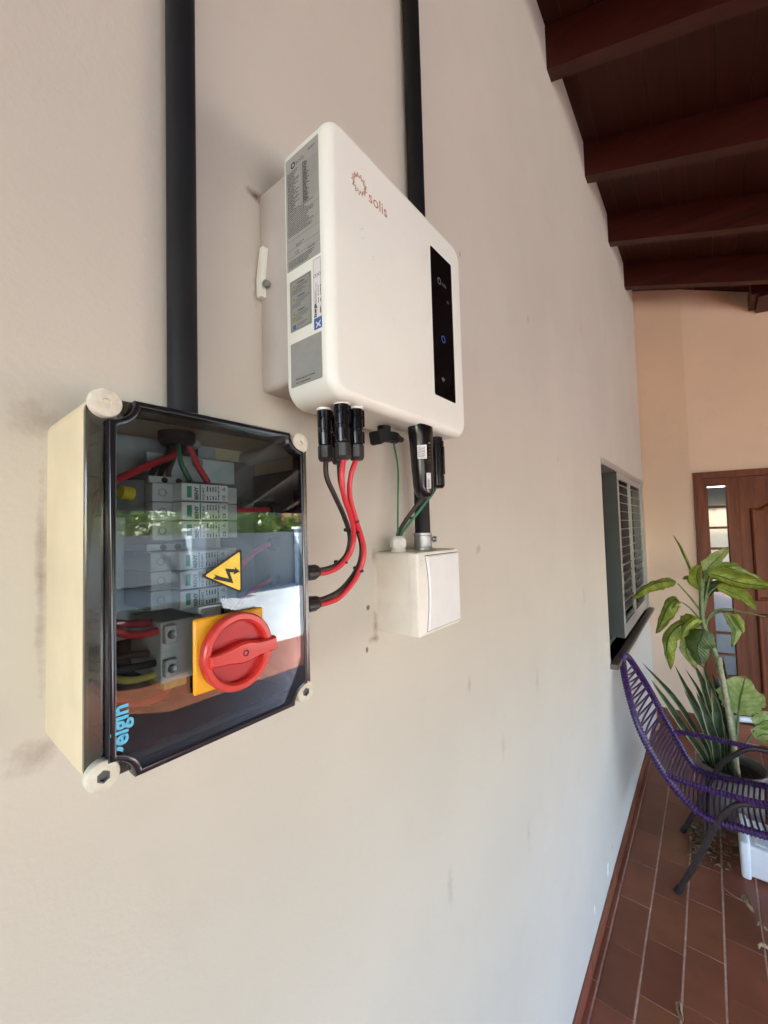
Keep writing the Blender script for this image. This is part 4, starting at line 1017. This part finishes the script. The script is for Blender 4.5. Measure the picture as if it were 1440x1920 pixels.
def leaf(name, m, parent, pts, width, fold=.5, curl=.0, side=None, nu=6, ruf=.0, shape='broad', tw=0):
    if shape == "broad": width *= 1.22
    """blade along pts, half width profile, folded upward by 'fold' and rolled by 'curl'"""
    P = smooth_path(pts, 5); n = len(P); bm = bmesh.new(); uvl = bm.loops.layers.uv.new('UVMap')
    fr_ = 26+random.random()*20; ph_ = random.random()*6; rows = []
    sv0 = Vector(side) if side else Vector((1, 0, 0))
    for i, p in enumerate(P):
        t = i/(n-1); T = (P[min(i+1, n-1)]-P[max(i-1, 0)]).normalized()
        S = (sv0-T*sv0.dot(T)).normalized(); Nn = T.cross(S)
        if tw: 
            a = tw*t; S, Nn = S*math.cos(a)+Nn*math.sin(a), Nn*math.cos(a)-S*math.sin(a)
        if shape == 'broad': w_ = width*(math.sin(PI*min(1, t**.75))**.62 if t < 1 else 0)+.0006
        else: w_ = width*min(1, (1-t)*3.2)**.7*(.75+.25*math.sin(PI*t))+.0004
        row = []
        for k in range(nu+1):
            u = k/nu*2-1
            ang = fold*abs(u)+curl*u*u
            x = w_*u*math.cos(ang) ; h = w_*abs(u)*math.sin(ang)+ruf*1.8*w_*math.sin(t*fr_+u*3+ph_)*abs(u)
            x *= 1+.10*math.sin(t*17+ph_+u*2)+.06*math.sin(t*41+ph_*2)*abs(u); row.append((bm.verts.new(p+S*x+Nn*h), (k/nu, t)))
        rows.append(row)
    for a, b in zip(rows[:-1], rows[1:]):
        for k in range(nu):
            q = (a[k], a[k+1], b[k+1], b[k]); f = bm.faces.new([x[0] for x in q])
            for l, x in zip(f.loops, q): l[uvl].uv = x[1]
            f.smooth = True
    return link(name, bm, m, parent, uv=True)

dc = thing('dumb_cane', 'tall dumb cane plant with drooping yellow green leaves in the grey pot', 'plant')
X = 3.05
def Q(y, z, x=X): return (x, y, z)
mktube('stem', M['stem'], dc, [Q(-.475, .235), Q(-.483, .435), Q(-.465, .668), Q(-.420, .900), Q(-.385, 1.017), Q(-.376, 1.10), Q(-.378, 1.20), Q(-.383, 1.313)], lambda i, t: .0165-.006*t+.0012*math.sin(i*1.9), 12)
mktube('cut_stem', M['stem_old'], dc, [Q(-.490, .235, 3.0), Q(-.478, .45, 3.0), Q(-.462, .65, 3.0), Q(-.447, .80, 3.0), Q(-.440, .880, 3.0)], lambda i, t: .0145-.003*t+.001*math.sin(i*2.1), 12)
def petiole(*pts, r=.0045): mktube('petiole', M['stem'], dc, pts, lambda i, t: r*(1.25-.5*t), 8)
# upper shoots
petiole(Q(-.380, 1.20), Q(-.362, 1.29), Q(-.345, 1.36)); leaf('leaf', M['leaf'], dc, [Q(-.345, 1.33), Q(-.318, 1.42), Q(-.292, 1.50), Q(-.259, 1.572)], .014, 1.1, .3, (0, 1, 0)); 
leaf('leaf', M['leaf'], dc, [Q(-.375, 1.26, 3.02), Q(-.362, 1.32, 3.01), Q(-.372, 1.37, 3.0), Q(-.388, 1.395, 3.0)], .038, .5, .4, (.3, 1, .2))
petiole(Q(-.385, 1.22), Q(-.395, 1.31), Q(-.403, 1.366)); leaf('leaf', M['leaf_pale'], dc, [Q(-.403, 1.350), Q(-.430, 1.395), Q(-.470, 1.440), Q(-.517, 1.501)], .036, .35, .2, (.3, .6, .6), ruf=.05)
# left upper horizontal leaf
petiole(Q(-.372, 1.12), Q(-.325, 1.20), Q(-.268, 1.277)); leaf('leaf', M['leaf'], dc, [Q(-.262, 1.285), Q(-.215, 1.288), Q(-.15, 1.270), Q(-.08, 1.225), Q(-.018, 1.160)], .045, .55, .5, (.45, -.05, .9), ruf=.06)
# left drooping pair
petiole(Q(-.373, 1.06), Q(-.325, 1.13), Q(-.285, 1.165)); leaf('leaf', M['leaf'], dc, [Q(-.283, 1.165), Q(-.248, 1.178), Q(-.205, 1.120), Q(-.175, 1.040), Q(-.141, .960)], .058, .6, .5, (.35, .7, .5), ruf=.07)
leaf('leaf', M['leaf'], dc, [Q(-.325, 1.10), Q(-.315, 1.06), Q(-.285, 1.02), Q(-.25, 1.0)], .05, .3, .3, (.2, .7, .7))
petiole(Q(-.374, 1.04), Q(-.345, 1.06), Q(-.318, 1.055)); leaf('leaf', M['leaf'], dc, [Q(-.322, 1.050, 3.0), Q(-.270, 1.040, 2.99), Q(-.215, .970, 2.98), Q(-.198, .870, 2.98), Q(-.212, .765, 3.0)], .064, .65, .5, (.3, .75, .35), ruf=.07)
# right big leaves
petiole(Q(-.383, 1.14), Q(-.405, 1.24), Q(-.421, 1.325)); leaf('leaf', M['leaf'], dc, [Q(-.415, 1.345), Q(-.47, 1.330), Q(-.55, 1.300), Q(-.62, 1.290), Q(-.69, 1.285)], .055, .45, .4, (.4, -.1, .9), ruf=.06)
leaf('leaf', M['leaf_pale'], dc, [Q(-.46, 1.350, 3.1), Q(-.50, 1.375, 3.1), Q(-.56, 1.360, 3.1), Q(-.66, 1.31, 3.1)], .026, .6, .4, (.4, -.1, .9))
petiole(Q(-.385, 1.12), Q(-.41, 1.22), Q(-.455, 1.275)); leaf('leaf', M['leaf'], dc, [Q(-.450, 1.275), Q(-.50, 1.250), Q(-.56, 1.215), Q(-.616, 1.150)], .042, .4, .4, (.4, -.2, .9), ruf=.06)
petiole(Q(-.386, 1.02), Q(-.41, 1.10), Q(-.47, 1.145), Q(-.55, 1.140), Q(-.652, 1.120), r=.005)
petiole(Q(-.383, 1.03), Q(-.41, 1.09), Q(-.465, 1.130), r=.0045)
leaf('leaf', M['leaf_pale'], dc, [Q(-.480, 1.125), Q(-.500, 1.08), Q(-.520, 1.02), Q(-.500, .930)], .042, .8, .3, (.3, 1, 0))
leaf('leaf', M['leaf'], dc, [Q(-.505, 1.125, 3.02), Q(-.535, 1.08, 3.02), Q(-.552, 1.02, 3.02)], .028, .8, .3, (.3, 1, .3))
# drooping dark leaf on the stem
leaf('leaf', M['leaf_dark'], dc, [Q(-.380, 1.030, 3.0), Q(-.365, .975, 2.99), Q(-.345, .910, 2.99), Q(-.365, .810, 2.99)], .062, .3, .2, (.1, 1, 0))
leaf('leaf', M['leaf_pale'], dc, [Q(-.330, .985), Q(-.300, .930), Q(-.290, .870), Q(-.330, .775)], .048, .3, .3, (.3, 1, .2))
leaf('leaf', M['leaf'], dc, [Q(-.378, 1.08, 3.0), Q(-.345, 1.09, 2.97), Q(-.300, 1.045, 2.95), Q(-.270, .960, 2.95)], .036, .6, .5, (.35, .7, .5), ruf=.07)
leaf('leaf', M['leaf'], dc, [Q(-.40, 1.29, 3.08), Q(-.44, 1.36, 3.09), Q(-.49, 1.385, 3.1), Q(-.56, 1.40, 3.1)], .030, .5, .4, (.4, .2, .9), ruf=.06)
leaf('leaf', M['leaf_dark'], dc, [Q(-.39, 1.20, 3.1), Q(-.43, 1.25, 3.12), Q(-.49, 1.26, 3.12), Q(-.54, 1.22, 3.12)], .036, .4, .3, (.4, .0, .9), ruf=.06)
leaf('leaf', M['leaf'], dc, [Q(-.372, 1.24, 3.08), Q(-.350, 1.29, 3.1), Q(-.318, 1.315, 3.1), Q(-.29, 1.30, 3.1)], .026, .5, .4, (.4, .3, .8), ruf=.06)
# lower right pale leaves
mktube('petiole', M['stem'], dc, [Q(-.480, .30), Q(-.500, .45), Q(-.512, .575)], .006, 8)
leaf('leaf', M['leaf_pale'], dc, [Q(-.512, .560), Q(-.520, .640), Q(-.535, .710), Q(-.552, .785)], .078, .12, .1, (.25, 1, 0), ruf=.04)
leaf('leaf', M['leaf_pale'], dc, [Q(-.540, .590, 3.08), Q(-.585, .640, 3.08), Q(-.625, .690, 3.08)], .04, .2, .1, (.25, .6, .6))
petiole(Q(-.5, .34), Q(-.55, .44), Q(-.59, .53))
leaf('leaf', M['leaf_pale'], dc, [Q(-.585, .515), Q(-.62, .555), Q(-.68, .56), Q(-.75, .52)], .045, .35, .2, (.2, .2, 1), ruf=.05)
leaf('leaf', M['leaf_pale'], dc, [Q(-.575, .450), Q(-.62, .485), Q(-.68, .47), Q(-.75, .40)], .050, .35, .2, (.2, .2, 1), ruf=.05)

sp = thing('snake_plant', 'clump of upright dark sword leaves with pale edges in the grey pot', 'plant')
SN = [((-.385, .25), (-.36, .36), (-.213, .612), (-.064, .777), .020, 3.02), ((-.37, .25), (-.335, .33), (-.209, .530), (-.108, .690), .022, 3.0),
      ((-.41, .25), (-.395, .40), (-.310, .600), (-.229, .780), .024, 3.06), ((-.42, .25), (-.405, .42), (-.345, .62), (-.278, .752), .014, 3.12),
      ((-.425, .25), (-.415, .44), (-.375, .65), (-.321, .815), .024, 3.08), ((-.445, .25), (-.435, .45), (-.405, .65), (-.366, .82), .026, 3.04),
      ((-.455, .25), (-.458, .45), (-.440, .62), (-.405, .76), .028, 3.10), ((-.462, .25), (-.462, .45), (-.467, .68), (-.462, .856), .018, 3.15),
      ((-.40, .25), (-.385, .38), (-.34, .52), (-.27, .66), .020, 3.0), ((-.43, .25), (-.425, .42), (-.42, .56), (-.40, .70), .026, 2.99),
      ((-.45, .25), (-.455, .42), (-.45, .60), (-.425, .74), .024, 3.13), ((-.41, .25), (-.405, .40), (-.375, .54), (-.33, .67), .024, 2.97)]
for a, b, c, d, wv, xx in SN:
    leaf('sword_leaf', M['leaf_snake'], sp, [(PX+(xx-PX)*.4, a[0], a[1]), (xx, b[0], b[1]), (xx, c[0], c[1]), (xx, d[0], d[1])], wv, .35, .0, (.45+random.uniform(-.2, .2), 1, .3), shape='sword', tw=random.uniform(-.5, .5))

# ================================================================== SMALL THINGS ON THE FLOOR
fan = thing('fan_heater', 'white plastic appliance with a slotted top lying under the purple chair', 'appliance')
bm = bmesh.new(); box(bm, 2.615, 2.86, -1.0, -.487, FZ+.012, .108, .018, 4); link('appliance_body', bm, M['white_plastic'], fan, 50)
bm = bmesh.new(); box(bm, 2.608, 2.866, -.512, -.474, FZ, .120, .012, 3); link('end_cap', bm, M['white_plastic'], fan, 50)
bm = bmesh.new(); box(bm, 2.645, 2.835, -.98, -.53, .107, .1105, .002, 1); gr = link('vent_grille', bm, M['white_plastic'], fan)
for k in range(18):
    x = 2.655+k*.0098
    mkbox('vent_slot', M['din'], gr, x, x+.0035, -.965, -.545, .1105, .1112)
mkbox('grille_bar', M['white_plastic'], gr, 2.645, 2.835, -.60, -.59, .1105, .114)
tag(mktube('white_pipe', M['white_plastic'], None, [(4.17, -.52, .125), (4.30, -.84, .125)], .022, 14, sm=False), 'white plastic tube lying against the foot of the wooden door', 'pipe')
# floor litter beneath the chair
bm = bmesh.new()
for k in range(420):
    x = random.gauss(2.80, .10); y_ = -.27-(x-2.62)*.02-abs(random.gauss(0, .10)); s = random.uniform(.004, .018)
    if y_ < -.47: continue
    z = FZ+random.uniform(.001, .022); a = random.uniform(0, 6.3); v = Vector((x, y_, z))
    d = Vector((math.cos(a), math.sin(a), random.uniform(-.3, .5)))*s; e = Vector((-math.sin(a), math.cos(a), random.uniform(-.4, .4)))*s*.45
    flat_poly(bm, [v-d, v+e, v+d, v-e*.7+Vector((0, 0, s*.4))])
o = link('leaf_litter', bm, M['litter']); o['kind'] = 'stuff'; tag(o, 'brown crumbled plant litter on the tiles between chair and pot', 'litter')
LV = [((2.43, -.487), .05, 'curled dry leaf near the white appliance', .6, True), ((2.335, -.527), .022, 'small pale dry leaf upper of two beside the right picture edge', 1.2, False),
      ((2.225, -.523), .028, 'small pale dry leaf lower of two beside the right picture edge', 2.0, False), ((1.765, -.272), .038, 'curled tan dry leaf lying alone near the bottom edge', .4, False)]
for (x, y_), s, lb, rz, stem_ in LV:
    t = thing('dry_leaf', lb, 'leaf', (x, y_, FZ), rz, 'fallen dry leaves on the tiles')
    leaf('leaf_blade', M['dry_leaf'], t, [(-s*.6, 0, .004), (-s*.2, .004, .012), (s*.3, -.003, .014), (s*.7, .004, .005)], s*.42, .9, .5, (0, 1, 0), ruf=.15)
    if stem_: mktube('leaf_stalk', M['dry_leaf'], t, [(.02, 0, .006), (.06, .03, .006), (.10, .035, .004)], .0016, 6)

# ================================================================== YARD (seen in the lid's reflection)
def far_wall(x0, x1):
    t = thing('boundary_wall', 'grey rendered boundary wall on the far side of the driveway', 'wall')
    bm = bmesh.new(); box(bm, x0, x1, -11.35, -11.15, -.3, 1.60); link('wall_surface', bm, M['boundary'], t)
    mkbox('coping', M['boundary'], t, x0-.02, x1+.02, -11.4, -11.1, 1.6, 1.66)
far_wall(-14, 30)
for i, x in enumerate((5.6, 9.4)):
    t = thing('gate_pillar', ['pale blue grey pillar behind the parked car', 'pale blue grey pillar right of the parked car'][i], 'pillar', (x, -10.9, 0), 0, 'pillars along the driveway')
    mkbox('shaft', M['pillar'], t, -.2, .2, -.2, .2, -.3, 1.75, .01, 1); mkbox('cap', M['house_white'], t, -.26, .26, -.26, .26, 1.75, 1.83, .01, 1)
def tree(x, y_, h, r, label, seed):
    random.seed(seed)
    t = thing('garden_tree', label, 'tree', (x, y_, -.2), 0, 'trees beyond the boundary wall')
    mktube('trunk', M['bark'], t, [(0, 0, 0), (.1, .05, h*.35), (0, 0, h*.7)], lambda i, q: .16-.08*q, 8)
    bm = bmesh.new(); uvl = bm.loops.layers.uv.new('UVMap')
    for c in range(34):
        a = random.uniform(0, 6.3); rr = r*random.random()**.5; cz = h*.62+random.uniform(-.45, .5)*h*.75*(1-.4*rr/r); cc = Vector((rr*math.cos(a), rr*math.sin(a), cz)); cr = r*random.uniform(.22, .4)
        for k in range(75):
            d = Vector((random.gauss(0, 1), random.gauss(0, 1), random.gauss(0, .8))).normalized()*cr*random.uniform(.6, 1); p = cc+d
            u = Vector((random.gauss(0, 1), random.gauss(0, 1), random.gauss(0, 1))).normalized(); v = u.cross(d.normalized()); s = random.uniform(.08, .17)
            f = bm.faces.new([bm.verts.new(q) for q in (p-u*s, p+v*s*.5, p+u*s, p-v*s*.5)])
            for l in f.loops: l[uvl].uv = (.5, .5)
    link('crown', bm, M['leaf_tree'], t, uv=True)
tree(2.6, -14.0, 3.3, 1.6, 'leftmost bright green tree beyond the boundary wall', 1)
tree(5.2, -14.5, 3.8, 1.9, 'broad bright green tree beyond the wall, second from left', 2)
tree(8.3, -14.2, 3.4, 1.7, 'bright green tree beyond the wall, left of the red roofed house', 3)
tree(11.2, -15.5, 3.0, 1.3, 'small green tree beside the red roofed house', 4)
random.seed(21)
nh = thing('neighbour_house', 'white neighbouring house with a red clay tile roof across the wall', 'house', (15.5, -17, -.2))
bm = bmesh.new(); box(bm, -3, 3, -2.5, 2.5, 0, 2.35); link('house_walls', bm, M['house_white'], nh)
bm = bmesh.new(); rings(bm, [[(x, -2.9, 2.3), (x, 2.9, 2.3), (x, 0, 3.6)] for x in (-3.4, 3.4)]); link('roof', bm, M['roof_red'], nh)
for x in (-1.7, 1.2): f_ = mkbox('window', M['alu'], nh, x, x+1, 2.5, 2.55, .9, 1.9)
# parked car
car = thing('parked_car', 'black hatchback parked on the driveway outside the porch', 'car', (2.25, -7.3, -.09), math.radians(-93))
body = [(-2.05, .25), (-2.1, .6), (-1.95, .85), (-1.1, .98), (-.45, 1.42), (.9, 1.46), (1.6, 1.15), (1.95, .95), (2.0, .5), (1.95, .25)]
bm = bmesh.new()
def cs(f, z_): return [(x*f, z) for x, z in body]
rings(bm, [[(x*.97, yy, z*.98+.01) for x, z in body] if abs(yy) > .8 else [(x, yy, z) for x, z in body] for yy in (-.86, -.78, .78, .86)])
link('body', bm, M['car_paint'], car, 25)
for yy in (-.868, .868):
    s = 1 if yy > 0 else -1
    bm = bmesh.new(); rings(bm, [[(x, yy+s*e, z) for x, z in [(-.95, 1.0), (-.42, 1.36), (.15, 1.39), (.15, 1.0)]] for e in (-.004, .004)]); link('side_window', bm, M['car_glass'], car)
    bm = bmesh.new(); rings(bm, [[(x, yy+s*e, z) for x, z in [(.22, 1.0), (.22, 1.39), (.85, 1.38), (1.4, 1.08), (1.4, 1.0)]] for e in (-.004, .004)]); link('side_window', bm, M['car_glass'], car)
    for xx in (-1.3, 1.3):
        wl = mklathe('wheel', M['tyre'], car, (xx, yy-s*.17, .31), (0, s, 0), [(.2, 0), (.31, .0), (.315, .04), (.315, .16), (.3, .19), (.2, .19)], 28)
        mklathe('rim', M['rim'], wl, (xx, yy-s*.16, .31), (0, s, 0), [(.2, 0), (.2, .17), (.12, .18), (.04, .19)], 12)
    mkbox('door_handle', M['rim'], car, -.05, .12, yy-.012, yy+.012, .86, .89)
bm = bmesh.new(); rings(bm, [[(-1.03, yy, 1.03), (-1.06, yy, 1.02), (-.50, yy, 1.405), (-.47, yy, 1.41)] for yy in (-.7, .7)]); link('windscreen', bm, M['car_glass'], car)
for yy in (-.62, .62): mkbox('headlight', M['lamp_white'], car, -2.09, -1.95, yy-.16, yy+.16, .62, .74, .02, 2)
print('objects', len(bpy.data.objects))
